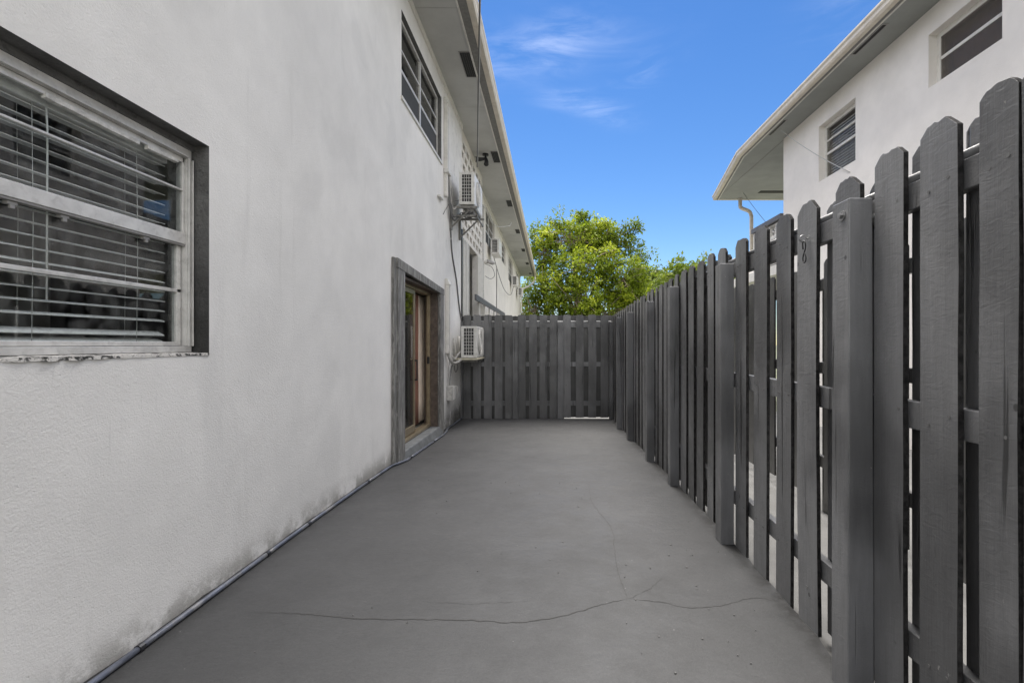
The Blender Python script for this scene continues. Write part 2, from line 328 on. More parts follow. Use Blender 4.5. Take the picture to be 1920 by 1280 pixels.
# ------------------------------------------------------------------ mesh helpers
class MB:
    def __init__(s): s.v = []; s.f = []; s.mi = []
    def quad(s, a, b, c, d, mi=0):
        i = len(s.v); s.v += [tuple(a), tuple(b), tuple(c), tuple(d)]; s.f.append((i, i + 1, i + 2, i + 3)); s.mi.append(mi)
    def box(s, x0, x1, y0, y1, z0, z1, mi=0):
        if x0 > x1: x0, x1 = x1, x0
        if y0 > y1: y0, y1 = y1, y0
        if z0 > z1: z0, z1 = z1, z0
        i = len(s.v)
        s.v += [(x0, y0, z0), (x1, y0, z0), (x1, y1, z0), (x0, y1, z0), (x0, y0, z1), (x1, y0, z1), (x1, y1, z1), (x0, y1, z1)]
        for q in ((0, 3, 2, 1), (4, 5, 6, 7), (0, 1, 5, 4), (1, 2, 6, 5), (2, 3, 7, 6), (3, 0, 4, 7)):
            s.f.append(tuple(i + k for k in q)); s.mi.append(mi)
        return s
    def hexa(s, lo, hi, mi=0):
        """lo, hi: four points each (counter-clockwise from above)"""
        i = len(s.v); s.v += [tuple(p) for p in lo] + [tuple(p) for p in hi]
        for q in ((0, 3, 2, 1), (4, 5, 6, 7), (0, 1, 5, 4), (1, 2, 6, 5), (2, 3, 7, 6), (3, 0, 4, 7)):
            s.f.append(tuple(i + k for k in q)); s.mi.append(mi)
        return s
    def tube(s, pts, r, n=8, mi=0, cap=True):
        pts = [Vector(p) for p in pts]; rings = []
        rr = r if isinstance(r, (list, tuple)) else [r] * len(pts)
        ref = Vector((0, 0, 1))
        for k, p in enumerate(pts):
            d = (pts[min(k + 1, len(pts) - 1)] - pts[max(k - 1, 0)]).normalized()
            if abs(d.dot(ref)) > .95: a = d.cross(Vector((1, 0, 0))).normalized()
            else: a = d.cross(ref).normalized()
            b = d.cross(a); i = len(s.v)
            for q in range(n):
                t = 2 * math.pi * q / n; s.v.append(tuple(p + (a * math.cos(t) + b * math.sin(t)) * rr[k]))
            rings.append(i)
        for k in range(len(rings) - 1):
            for q in range(n):
                s.f.append((rings[k] + q, rings[k] + (q + 1) % n, rings[k + 1] + (q + 1) % n, rings[k + 1] + q)); s.mi.append(mi)
        if cap:
            s.f.append(tuple(rings[0] + q for q in range(n))[::-1]); s.mi.append(mi)
            s.f.append(tuple(rings[-1] + q for q in range(n))); s.mi.append(mi)
        return s
    def build(s, name, mats, parent=None, bevel=0, smooth=False, segs=2):
        me = bpy.data.meshes.new(name); me.from_pydata(s.v, [], s.f)
        if not isinstance(mats, (list, tuple)): mats = [mats]
        for m in mats: me.materials.append(M[m] if isinstance(m, str) else m)
        me.polygons.foreach_set('material_index', s.mi)
        if smooth: me.polygons.foreach_set('use_smooth', [True] * len(s.f))
        bm = bmesh.new(); bm.from_mesh(me); bmesh.ops.recalc_face_normals(bm, faces=bm.faces[:]) if not smooth else None; bm.to_mesh(me); bm.free()
        me.update()
        o = bpy.data.objects.new(name, me); COL.objects.link(o)
        if parent is not None: attach(o, parent)
        if bevel:
            b = o.modifiers.new('bevel', 'BEVEL'); b.width = bevel; b.segments = segs; b.limit_method = 'ANGLE'; b.angle_limit = R(35)
        return o
def attach(o, parent):
    o.parent = parent; o.matrix_parent_inverse = world(parent).inverted()
def world(o):
    m = Matrix.Translation(o.location) @ o.rotation_euler.to_matrix().to_4x4()
    if o.parent is None: return m
    return world(o.parent) @ o.matrix_parent_inverse @ m
def thing(name, loc, label, cat, group=None):
    o = bpy.data.objects.new(name, None); COL.objects.link(o); o.location = loc; o.empty_display_size = .2
    o['label'] = label; o['category'] = cat
    if group: o['group'] = group
    return o
def tag(o, label, cat, group=None, kind=None):
    if label: o['label'] = label
    if cat: o['category'] = cat
    if group: o['group'] = group
    if kind: o['kind'] = kind
    return o
def box(name, x0, x1, y0, y1, z0, z1, mat, parent=None, bevel=0):
    return MB().box(x0, x1, y0, y1, z0, z1).build(name, mat, parent, bevel)
def tube(name, pts, r, mat, parent=None, n=8):
    return MB().tube(pts, r, n).build(name, mat, parent, smooth=True)
def sag(a, b, drop, n=14):
    a, b = Vector(a), Vector(b); return [a.lerp(b, i / n) - Vector((0, 0, drop * 4 * (i / n) * (1 - i / n))) for i in range(n + 1)]
def catmull(pts, n=6):
    p = [Vector(q) for q in pts]; p = [p[0] * 2 - p[1]] + p + [p[-1] * 2 - p[-2]]; out = []
    for i in range(1, len(p) - 2):
        for k in range(n):
            t = k / n
            out.append(.5 * (2 * p[i] + (p[i + 1] - p[i - 1]) * t + (2 * p[i - 1] - 5 * p[i] + 4 * p[i + 1] - p[i + 2]) * t * t + (3 * p[i] - p[i - 1] - 3 * p[i + 1] + p[i + 2]) * t ** 3))
    out.append(p[-2]); return out

def sstep(a, b, x):
    t = max(0, min(1, (x - a) / (b - a))); return t * t * (3 - 2 * t)
def gz(y): return .065 - .14 * sstep(2.8, 9.2, y)      # level of the patio, falling gently away

def wall_sheet(xp, outward, y0, y1, z0, z1, holes, depth, thick=.2):
    """wall lying in the plane x = xp facing outward (+1 / -1), with real openings and reveals; mats: 0 face, 1 reveal"""
    mb = MB(); ys = sorted({y0, y1, *[h[0] for h in holes], *[h[1] for h in holes]}); zs = sorted({z0, z1, *[h[2] for h in holes], *[h[3] for h in holes]})
    def inside(y, z): return any(h[0] < y < h[1] and h[2] < z < h[3] for h in holes)
    for i in range(len(ys) - 1):
        for k in range(len(zs) - 1):
            if inside((ys[i] + ys[i + 1]) / 2, (zs[k] + zs[k + 1]) / 2): continue
            for xx, fl in ((xp, outward > 0), (xp - outward * thick, outward < 0)):
                q = [(xx, ys[i], zs[k]), (xx, ys[i + 1], zs[k]), (xx, ys[i + 1], zs[k + 1]), (xx, ys[i], zs[k + 1])]
                mb.quad(*(q if fl else q[::-1]))
    xb = xp - outward * thick
    for (a, b, c, d) in holes:
        mb.quad((xp, a, c), (xp, a, d), (xb, a, d), (xb, a, c), 1); mb.quad((xp, b, c), (xb, b, c), (xb, b, d), (xp, b, d), 1)
        mb.quad((xp, a, d), (xp, b, d), (xb, b, d), (xb, a, d), 1); mb.quad((xp, a, c), (xb, a, c), (xb, b, c), (xp, b, c), 1)
    mb.quad((xp, y0, z0), (xp, y0, z1), (xb, y0, z1), (xb, y0, z0)); mb.quad((xp, y1, z0), (xb, y1, z0), (xb, y1, z1), (xp, y1, z1))
    mb.quad((xp, y0, z1), (xp, y1, z1), (xb, y1, z1), (xb, y0, z1)); mb.quad((xp, y0, z0), (xb, y0, z0), (xb, y1, z0), (xp, y1, z0))
    me_v = mb
    return me_v
def build_raw(mb, name, mats, parent):
    me = bpy.data.meshes.new(name); me.from_pydata(mb.v, [], mb.f)
    for m in mats: me.materials.append(M[m])
    me.polygons.foreach_set('material_index', mb.mi); me.update()
    o = bpy.data.objects.new(name, me); COL.objects.link(o)
    if parent: attach(o, parent)
    return o

# ------------------------------------------------------------------ the setting: ground
def sheet(name, x0, x1, y0, y1, nx, ny, zf, mat, edge=None, thick=0):
    v = []; f = []
    for j in range(ny + 1):
        y = y0 + (y1 - y0) * j / ny; xr = x1 if edge is None else edge(y)
        for i in range(nx + 1):
            x = x0 + (xr - x0) * i / nx; v.append((x, y, zf(x, y)))
    for j in range(ny):
        for i in range(nx):
            a = j * (nx + 1) + i; f.append((a, a + 1, a + nx + 2, a + nx + 1))
    if thick:
        base = len(v)
        rim = [i for i in range(nx + 1)] + [j * (nx + 1) + nx for j in range(1, ny + 1)] + [ny * (nx + 1) + i for i in range(nx - 1, -1, -1)] + [j * (nx + 1) for j in range(ny - 1, 0, -1)]
        for r_ in rim: x, y, z = v[r_]; v.append((x, y, z - thick))
        for k in range(len(rim)):
            a, b = rim[k], rim[(k + 1) % len(rim)]; c, d = base + k, base + (k + 1) % len(rim); f.append((a, c, d, b))
    me = bpy.data.meshes.new(name); me.from_pydata(v, [], f); me.materials.append(M[mat]); me.update()
    o = bpy.data.objects.new(name, me); COL.objects.link(o); o['kind'] = 'structure'; return o
def slab_edge(y):
    e = 1.113 + .010 * noise.noise((0, y * 6, 3)) + .01 * noise.noise((0, y * 21, 8))
    if y < 1.9: e = 1.085 + (y - 1.2) * .01 + .012 * noise.noise((0, y * 9, 5))
    elif y < 2.05: e = 1.09 + (e - 1.09) * (y - 1.9) / .15
    return e
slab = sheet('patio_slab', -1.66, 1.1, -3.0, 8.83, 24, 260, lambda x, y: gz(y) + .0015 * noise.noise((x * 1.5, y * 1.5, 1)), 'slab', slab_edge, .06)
path = sheet('concrete_path', -1.5, 4.7, -4, 30, 12, 80, lambda x, y: gz(y) - .045, 'path')
ground = sheet('ground', -400, 400, -400, 900, 4, 4, lambda x, y: -.6, 'ground')
yard = sheet('yard', -60, 60, -60, 80, 4, 4, lambda x, y: -.14, 'ground')

def strip(pts, w, z_off=.0015):
    """ragged crack following pts (x, y) on the slab"""
    mb = MB(); P = catmull([(x, y, 0) for x, y in pts], 14); out = []
    for i, p in enumerate(P):
        j = Vector((noise.noise((p.x * 30, p.y * 30, 1)), noise.noise((p.x * 30, p.y * 30, 9)), 0)) * .008
        out.append(p + j)
    L = []
    for i, p in enumerate(out):
        d = (out[min(i + 1, len(out) - 1)] - out[max(i - 1, 0)]).normalized(); n_ = Vector((-d.y, d.x, 0))
        ww = w * (.35 + 1.1 * abs(noise.noise((p.x * 12, p.y * 12, 4)))) * min(1, 6 * min(i, len(out) - 1 - i) / len(out) + .15)
        L.append((p + n_ * ww, p - n_ * ww))
    for i in range(len(L) - 1):
        q = [L[i][0], L[i][1], L[i + 1][1], L[i + 1][0]]
        mb.quad(*[(a.x, a.y, gz(a.y) + .0015 * noise.noise((a.x * 1.5, a.y * 1.5, 1)) + z_off) for a in q])
    return mb
def G(u, v):     # point on the patio under a picture position
    z = gz(2.5) - ZC; y = z * 910 / (645 - v)
    for _ in range(4): z = gz(y) - ZC; y = z * 910 / (645 - v)
    return ((u - 1034) * y / 910, y)
main_crack = [G(*p) for p in ((470, 1147), (560, 1150), (680, 1160), (800, 1161), (900, 1163), (960, 1167), (1040, 1157), (1090, 1144), (1130, 1132), (1177, 1122))]
for pts, w in ((main_crack, .0042), ([G(*p) for p in ((1177, 1122), (1230, 1127), (1290, 1138), (1350, 1135), (1410, 1121), (1460, 1128))], .003),
               ([G(*p) for p in ((1177, 1122), (1160, 1075), (1152, 1030), (1146, 990), (1110, 940), (1104, 905))], .0022),
               ([G(*p) for p in ((1177, 1122), (1215, 1105), (1245, 1080))], .0016), ([G(*p) for p in ((800, 1128), (860, 1131), (900, 1131), (1000, 1126))], .0012)):
    o = strip(pts, w).build('crack', 'crack'); attach(o, slab)
rng = random.Random(5)
mb = MB()
for k in range(60):
    if k < 35: x, y = rng.uniform(-1.2, 1.05), rng.uniform(1.2, 4.5)
    else: x, y = rng.uniform(.3, 1.05), rng.uniform(1.5, 3.0)
    r = rng.choice([.0015, .002, .002, .003, .003, .004]); a0 = rng.uniform(0, 6.3); z = gz(y) + .004
    pts = [(x + r * rng.uniform(.5, 1.3) * math.cos(a0 + t) * 1.5, y + r * rng.uniform(.5, 1.3) * math.sin(a0 + t), z + rng.uniform(0, .002)) for t in (0, 1.57, 3.14, 4.71)]
    mb.quad(*pts); mb.quad(*[(p[0], p[1], z - .003) for p in pts][::-1])
    for i in range(4):
        a, b = pts[i], pts[(i + 1) % 4]; mb.quad(a, (a[0], a[1], z - .003), (b[0], b[1], z - .003), b)
tag(mb.build('paint_flakes', 'chip'), 'pale paint flakes and crumbs scattered over the grey patio', 'debris', kind='stuff')

# ------------------------------------------------------------------ left building
XW = -1.65; XF = -1.83; ZS = H(4.03)
LB = thing('apartment_building', (XW, 4, 0), 'long two storey white stucco apartment building along the left side of the patio', 'building')
W1 = (.75, 2.339, H(-.045), H(.952)); W2 = (5.34, 7.25, H(2.72), H(3.68)); DO = (5.22, 7.06, gz(6) + .0, H(.80))
build_raw(wall_sheet(XW, 1, -4, 8.93, -.3, ZS - .002, [W1, W2, DO], .2), 'wall', ['stucco', 'reveal'], LB)
# recessed block beyond the stair
FW = [(13.5, 15.6, H(2.85), H(3.86)), (17.9, 19.3, H(3.08), H(3.82)), (20.7, 22.9, H(2.75), H(3.82)), (25.2, 27.2, H(2.95), H(3.80))]
build_raw(wall_sheet(XF, 1, 11.75, 28.6, -.3, ZS - .002, FW, .2), 'wall', ['stucco_far', 'stucco_far'], LB)
box('wall', -9, XF - .2, 28.4, 28.6, -.3, ZS - .002, 'stucco_far', LB)
box('wall', -9, XW - .2, -4, -3.8, -.3, ZS - .002, 'stucco', LB)
box('wall', -9.2, -9, -4, 28.6, -.3, ZS - .002, 'stucco_far', LB)
box('wall', -9, XW - .2, 8.75, 8.93, -.3, ZS - .002, 'stucco', LB)         # end walls facing the stair
box('wall', -9, XF - .2, 11.75, 11.93, -.3, ZS - .002, 'stucco_far', LB)
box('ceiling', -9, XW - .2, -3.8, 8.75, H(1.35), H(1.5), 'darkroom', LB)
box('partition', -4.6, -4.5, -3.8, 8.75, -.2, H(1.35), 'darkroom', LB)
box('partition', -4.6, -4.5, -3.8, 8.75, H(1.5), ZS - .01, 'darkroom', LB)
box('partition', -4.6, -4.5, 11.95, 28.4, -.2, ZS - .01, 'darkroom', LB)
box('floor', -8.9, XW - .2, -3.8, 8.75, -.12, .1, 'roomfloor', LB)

def roof(parent, outline, z, mat='roof', rise=.9, inset=3.2):
    c = [sum(p[0] for p in outline) / len(outline), sum(p[1] for p in outline) / len(outline)]
    mb = MB(); top = []
    for p in outline:
        d = Vector((c[0] - p[0], c[1] - p[1])); k = min(.8, inset / d.length); top.append((p[0] + d.x * k, p[1] + d.y * k))
    n_ = len(outline)
    for i in range(n_):
        a, b, c1, d1 = outline[i], outline[(i + 1) % n_], top[(i + 1) % n_], top[i]
        mb.quad((*a, z), (*b, z), (*c1, z + rise), (*d1, z + rise))
    i0 = len(mb.v); mb.v += [(*p, z + rise) for p in top]; mb.f.append(tuple(range(i0, i0 + n_))); mb.mi.append(0)
    return mb.build('roof', mat, parent)
soff = MB().box(-9.4, -1.13, -4.4, 28.9, ZS, ZS + .03).build('soffit', 'soffit', LB)
box('soffit_trim', -1.13, -1.105, -4.4, 28.92, ZS - .012, ZS + .035, 'trim_white', LB, .003)
box('fascia_strip', -1.105, -1.0, -4.4, 28.95, ZS - .004, ZS + .16, 'drip', LB)
gp = [(-1.0, ZS + .0), (-.925, ZS + .0), (-.905, ZS + .03), (-.905, ZS + .075), (-.888, ZS + .1), (-.888, ZS + .125), (-.9, ZS + .125), (-.9, ZS + .11), (-1.0, ZS + .11)]
def extrude_profile(prof, y0, y1, name, mat, parent):
    mb = MB(); n_ = len(prof); mb.v = [(x, y0, z) for x, z in prof] + [(x, y1, z) for x, z in prof]
    for i in range(n_): mb.f.append((i, (i + 1) % n_, n_ + (i + 1) % n_, n_ + i)); mb.mi.append(0)
    mb.f.append(tuple(range(n_))[::-1]); mb.mi.append(0); mb.f.append(tuple(range(n_, 2 * n_))); mb.mi.append(0)
    return mb.build(name, mat, parent)
extrude_profile(gp, -4.4, 28.98, 'gutter', 'gutter', LB)
roof(LB, [(-9.4, -4.4), (-1.0, -4.4), (-1.0, 28.95), (-9.4, 28.95)], ZS + .165)
# grilled vents let into the soffit
def vent(cx, y, w, l, z, parent, mat='vent'):
    fr = MB()
    for a in ((cx - w / 2 - .012, cx - w / 2, y, y + l), (cx + w / 2, cx + w / 2 + .012, y, y + l), (cx - w / 2 - .012, cx + w / 2 + .012, y - .014, y), (cx - w / 2 - .012, cx + w / 2 + .012, y + l, y + l + .014)):
        fr.box(a[0], a[1], a[2], a[3], z - .008, z + .002)
    o = fr.build('soffit_vent', 'alu_dark', parent)
    s = box('screen', cx - w / 2 + .001, cx + w / 2 - .001, y + .001, y + l - .001, z - .004, z - .001, mat, o)
    lv = MB()
    for k in range(1, 5): lv.box(cx - w / 2 + w * k / 5 - .002, cx - w / 2 + w * k / 5 + .002, y, y + l, z - .007, z - .0045)
    lv.build('louvre', 'black', o)
    return o
for k in range(10): vent(-1.20, 6.70 - 3.45 * 2 + 3.45 * k, .15, .62, ZS, LB)
for y in [-1.5 + 2.44 * k for k in range(13)]: box('soffit_joint', XW + .002, -1.131, y, y + .004, ZS - .002, ZS - .0005, 'alu_dark', LB)
# frieze where wall meets soffit
box('frieze', XW, XW + .018, -4, 8.93, ZS - .09, ZS - .001, 'trim_white', LB)
box('frieze', XF, XF + .018, 11.75, 28.6, ZS - .09, ZS - .001, 'trim_white', LB)
# gutter downspout at the far corner
tube('downspout', catmull([(-.97, 28.85, ZS), (-.99, 28.8, ZS - .25), (-1.25, 28.75, ZS - .55), (-1.62, 28.72, ZS - .75), (-1.76, 28.7, ZS - .95), (-1.77, 28.7, 2.5), (-1.77, 28.7, 0)], 5), .045, 'trim_white', LB)

# ---- near window, ground floor
fx = XW - .075                                     # outer plane of the aluminium frame
def bars(name, mat, parent, lst, bevel=.002):
    mb = MB()
    for b in lst: mb.box(*b)
    return mb.build(name, mat, parent, bevel)
y0, y1, z0, z1 = W1
win = bars('window', 'alu', LB, [(fx - .05, fx, y0 + .012, y1 - .012, z1 - .075, z1 - .03), (fx - .05, fx, y0 + .012, y1 - .012, z0 + .008, z0 + .036),
                                 (fx - .05, fx, y1 - .045, y1 - .012, z0 + .037, z1 - .076), (fx - .05, fx, y0 + .012, y0 + .045, z0 + .037, z1 - .076)])
zt, zb = z1 - .075, z0 + .036; zm = H(.497); ya, yb = y0 + .045, y1 - .045
box('head_filler', fx - .04, fx + .004, y0 + .002, y1 - .002, z1 - .03, z1 - .001, 'reveal', win)
bars('frame_lip', 'alu', win, [(fx + .001, fx + .012, y1 - .044, y1 - .038, zb, zt), (fx + .001, fx + .012, y1 - .018, y1 - .013, zb, zt), (fx + .001, fx + .014, ya, yb, zt + .002, zt + .008)])
bars('meeting_rail', 'alu', win, [(fx - .034, fx - .003, ya, yb, zm - .027, zm + .026)])
bars('meeting_lip', 'alu_dark', win, [(fx - .034, fx - .006, ya, yb, zm - .036, zm - .0275)])
up = H(.722); lo = H(.250)
bars('upper_sash', 'alu', win, [(fx - .03, fx - .006, ya, yb, up - .0045, up + .0045), (fx - .03, fx - .008, yb - .014, yb - .001, zm + .026, zt - .001), (fx - .03, fx - .008, ya, yb, zt - .024, zt - .001)])
bars('lower_sash', 'alu', win, [(fx - .048, fx - .022, ya + .02, yb - .006, lo - .008, lo + .008), (fx - .048, fx - .022, yb - .03, yb - .006, zb + .02, zm - .037),
                                (fx - .048, fx - .022, ya, yb - .006, zb + .002, zb + .02)])
mb = MB().box(fx - .022, fx - .018, ya, yb - .014, zm + .026, zt - .024); mb.build('pane', 'glass', win)
mb = MB().box(fx - .038, fx - .034, ya, yb - .031, zb + .02, zm - .037); mb.build('pane', 'glass', win)
for yy in (y1 - .62, y1 - .27, 1.55):
    bars('sash_latch', 'alu_dark', win, [(fx - .03, fx - .012, yy, yy + .03, zm - .048, zm - .037), (fx - .02, fx - .012, yy + .008, yy + .022, zm - .06, zm - .048)], .001)
# old sealant and flaking paint under the head
mb = MB(); rr = random.Random(3)
seal = [(y, zt - .026 - .004 * math.sin(y * 7)) for y in np.linspace(1.66, 2.27, 30)]
for i, (y, z) in enumerate(seal[:-1]):
    if noise.noise((y * 9, 2, 0)) < -.22 and i > 7: continue
    h = .012 + .009 * abs(noise.noise((y * 14, 1, 1))); y2, z2 = seal[i + 1]
    mb.hexa([(fx - .022, y, z - h), (fx - .003, y, z - h + .003), (fx - .003, y2, z2 - h + .003), (fx - .022, y2, z2 - h)], [(fx - .022, y, z + .006), (fx - .004, y, z + .005), (fx - .004, y2, z2 + .005), (fx - .022, y2, z2 + .006)])
mb.build('sealant', 'sealant', win)['kind'] = 'stuff'
# sill: ragged mortar with peeling paint
mb = MB(); N = 60; ys_ = np.linspace(y0 + .004, y1 - .004, N)
for i in range(N - 1):
    a, b = ys_[i], ys_[i + 1]; ha = .007 + .004 * noise.noise((a * 20, 0, 0)); hb = .007 + .004 * noise.noise((b * 20, 0, 0))
    pa = .002 + .012 * abs(noise.noise((a * 11, 5, 0))); pb = .002 + .012 * abs(noise.noise((b * 11, 5, 0)))
    mb.hexa([(fx - .02, a, z0 - .006), (XW + pa, a, z0 - .007 - pa * .6), (XW + pb, b, z0 - .007 - pb * .6), (fx - .02, b, z0 - .006)], [(fx - .02, a, z0 + ha), (XW + pa, a, z0 + ha * .4), (XW + pb, b, z0 + hb * .4), (fx - .02, b, z0 + hb)])
mb.build('sill', 'sill', win)
# blind: curved slats one by one, cords, bottom rail
def slat(y0_, y1_, x, z, w, tilt, parent, mat='slat', share=None):
    if share is None:
        mb = MB(); n_ = 4; L_ = y1_ - y0_
        for yy in (-L_ / 2, L_ / 2):
            for th in (0, -.0028):
                for k in range(n_ + 1):
                    t = k / n_ - .5; mb.v.append((t * w, yy, .0035 * (1 - 4 * t * t) + th))
        q = n_ + 1
        for k in range(n_):
            mb.f.append((k, k + 1, 2 * q + k + 1, 2 * q + k)); mb.f.append((q + k, 3 * q + k, 3 * q + k + 1, q + k + 1)); mb.mi += [0, 0]
        mb.f += [(0, q, 3 * q, 2 * q)[::-1], (n_, q + n_, 3 * q + n_, 2 * q + n_), tuple(range(q)) + tuple(range(2 * q - 1, q - 1, -1))]; mb.mi += [0, 0, 0]
        o = mb.build('slat', mat)
    else: o = bpy.data.objects.new('slat', share); COL.objects.link(o)
    o.location = (x, (y0_ + y1_) / 2, z); o.rotation_euler = (0, tilt, 0)
    o.parent = parent; o.matrix_parent_inverse = world(parent).inverted()
    return o
sx = fx - .079; sy0, sy1 = .83, 2.235; zz = z1 - .13; share = None; k = 0
while zz > z0 + .12:
    o = slat(sy0, sy1, sx, zz, .05, R(9 + 3 * math.sin(k * 1.7) + rr.uniform(-2, 2)), win, share=share); share = o.data
    if 4 < k < 8: o.rotation_euler.x = R(.12 * (k - 6))
    zz -= .0445; k += 1
for q, zz in enumerate((z0 + .095, z0 + .062)):
    o = slat(sy0, sy1, sx, zz, .05, R(24), win, share=share)
box('blind_bottom_rail', sx - .026, sx + .022, sy0, sy1, z0 + .036, z0 + .052, 'slat', win, .004)
box('blind_head_rail', sx - .028, sx + .028, sy0, sy1 + .01, z1 - .12, z1 - .078, 'slat', win, .003)
for yy in (1.35, 1.66, 2.08):
    for dx in (-.026, .026): tube('blind_cord', [(sx + dx, yy, z1 - .12), (sx + dx + .001, yy + .004, 1.7), (sx + dx, yy, z0 + .04)], .0011, 'cord', win, 5)
tube('tilt_wand', [(sx + .034, 1.70, z1 - .12), (sx + .036, 1.702, z1 - .2), (sx + .036, 1.70, z0 + .2)], .003, 'slat', win, 6)
# things standing in the room behind the blind
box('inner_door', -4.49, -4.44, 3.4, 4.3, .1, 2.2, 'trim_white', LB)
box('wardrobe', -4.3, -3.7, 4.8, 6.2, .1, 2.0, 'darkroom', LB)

# ---- other windows of the same building
def sash_window(parent, xp, out, rect, cols=2, recess=.06, low_dark=True, mat='alu', fw=.035, blind=False, glass='glass_dark', rails=(.34, .60), mesh=False):
    y0, y1, z0, z1 = rect; x = xp - out * recess; xi = x - out * .04
    lst = [(xi, x, y0, y1, z1 - fw, z1), (xi, x, y0, y1, z0, z0 + fw), (xi, x, y0, y0 + fw, z0 + fw, z1 - fw), (xi, x, y1 - fw, y1, z0 + fw, z1 - fw)]
    cw = (y1 - y0 - 2 * fw) / cols; hh = z1 - z0 - 2 * fw
    for c in range(1, cols): lst.append((xi, x, y0 + fw + c * cw - fw * .7, y0 + fw + c * cw + fw * .7, z0 + fw, z1 - fw))
    o = bars('window', mat, parent, lst, .002)
    for c in range(cols):
        a = y0 + fw + c * cw + (fw * .7 if c else 0); b = y0 + fw + (c + 1) * cw - (fw * .7 if c < cols - 1 else 0)
        r = []
        for i, fr in enumerate(rails):
            z = z1 - fw - hh * fr; t = .011 if i < len(rails) - 1 else .019
            r.append((xi + out * .006, x - out * .006, a + .001, b - .001, z - t, z + t))
        bars('sash', mat, o, r, .001)
        zz = [z1 - fw] + [z1 - fw - hh * fr for fr in rails] + [z0 + fw]
        for i in range(len(zz) - 1):
            lastp = i == len(zz) - 2
            box('pane', xi + out * .014, xi + out * .018, a + .002, b - .002, zz[i + 1] + .019, zz[i] - .019, glass, o)
        if low_dark: box('insect_screen', x - out * .014, x - out * .011, a + .004, b - .004, z0 + fw + .002, zz[-2] - .021, 'screen', o)
        if mesh: box('insect_screen', x - out * .012, x - out * .010, a + .002, b - .002, z0 + fw + .001, z1 - fw - .001, mesh, o)
        if blind:
            z = z1 - fw - .05; share = None
            while z > z0 + fw + .02:
                s = slat(a + .02, b - .02, xi - out * .035, z, .05, R(out * 52), o, share=share); share = s.data; z -= .046
    return o
w2 = sash_window(LB, XW, 1, W2, 2, .05)
box('window_liner', XW - .03, XW + .003, W2[1] + .001, W2[1] + .03, W2[2] - .02, W2[3] + .02, 'alu_dark', w2)
for i, r_ in enumerate(FW): sash_window(LB, XF, 1, r_, 2 if i != 1 else 1, .05, low_dark=True)
box('sill', XW - .01, XW + .02, W2[0] - .03, W2[1] + .03, W2[2] - .035, W2[2] - .002, 'trim_white', w2)

# ---- sliding door with weathered wooden casing
xc = XW + .045
mb = MB(); mb.box(XW + .001, xc, 5.085, 5.33, gz(5.2) - .01, H(.80)); lc = mb.build('door_casing', 'casing', LB, .006)
MB().box(XW + .001, xc, 7.03, 7.25, gz(7) - .01, H(.735)).build('side_board', 'casing', lc, .006)
MB().hexa([(XW + .001, 5.07, H(.80)), (xc + .004, 5.07, H(.80)), (xc + .004, 7.26, H(.725)), (XW + .001, 7.26, H(.725))],
          [(XW + .001, 5.07, H(.905)), (xc + .004, 5.07, H(.905)), (xc + .004, 7.26, H(.82)), (XW + .001, 7.26, H(.82))]).build('head_board', 'casing', lc, .006)
bars('drip_cap', 'casing', lc, [(XW + .001, XW + .03, 5.0, 5.09, gz(5) + .0, H(.90))], .004)
# inner lining of the opening
bars('lining', 'brown_wood', lc, [(XW - .19, XW - .001, 7.028, 7.058, .03, H(.76)), (XW - .19, XW - .001, 5.225, 5.26, .03, H(.76)), (XW - .19, XW - .001, 5.26, 7.027, H(.735), H(.765))], .002)
xd = XW - .10
fr = bars('sliding_door_frame', 'brass', LB, [(xd - .055, xd, 6.97, 7.026, .14, H(.70)), (xd - .09, xd, 5.262, 5.30, .14, H(.70)), (xd - .09, xd, 5.262, 7.026, H(.70), H(.735)), (xd - .09, xd + .01, 5.262, 7.026, .10, .14)], .003)
bars('track', 'brass', fr, [(xd - .03, xd - .024, 5.30, 6.968, .14, .155), (xd - .065, xd - .059, 5.30, 6.90, .14, .155), (xd - .004, xd + .002, 5.30, 6.9, .14, .152)], .001)
bars('frame_stop', 'brass', fr, [(xd - .03, xd - .022, 6.94, 6.969, .156, H(.70))], .001)
box('lock_keeper', xd - .026, xd + .006, 6.92, 6.939, H(-.28), H(-.18), 'black', fr, .002)
for nm, xo, ya_, yb_ in (('sliding_panel', -.012, 5.31, 6.28), ('fixed_panel', -.048, 5.28, 6.16)):
    p = bars(nm, 'brass', fr, [(xd + xo - .024, xd + xo, ya_, ya_ + .045, .16, H(.695)), (xd + xo - .024, xd + xo, yb_ - .05, yb_, .16, H(.695)),
                               (xd + xo - .024, xd + xo, ya_ + .045, yb_ - .05, .16, .25), (xd + xo - .024, xd + xo, ya_ + .045, yb_ - .05, H(.64), H(.695))], .003)
    box('pane', xd + xo - .015, xd + xo - .010, ya_ + .045, yb_ - .05, .25, H(.64), 'glass_door', p)
    if nm == 'sliding_panel':
        bars('handle', 'black', p, [(xd + xo + .001, xd + xo + .03, yb_ - .034, yb_ - .014, H(-.22), H(-.20)), (xd + xo + .001, xd + xo + .03, yb_ - .034, yb_ - .014, H(-.47), H(-.45)), (xd + xo + .022, xd + xo + .036, yb_ - .034, yb_ - .014, H(-.47), H(-.20))], .003)
# concrete step under the door
st = MB().hexa([(XW - .2, 5.26, -.06), (XW + .075, 5.26, -.06), (XW + .075, 7.12, -.06), (XW - .2, 7.12, -.06)],
               [(XW - .2, 5.26, .098), (XW + .03, 5.26, .098), (XW + .03, 7.12, .088), (XW - .2, 7.12, .088)]).build('door_step', 'step', LB, .012)
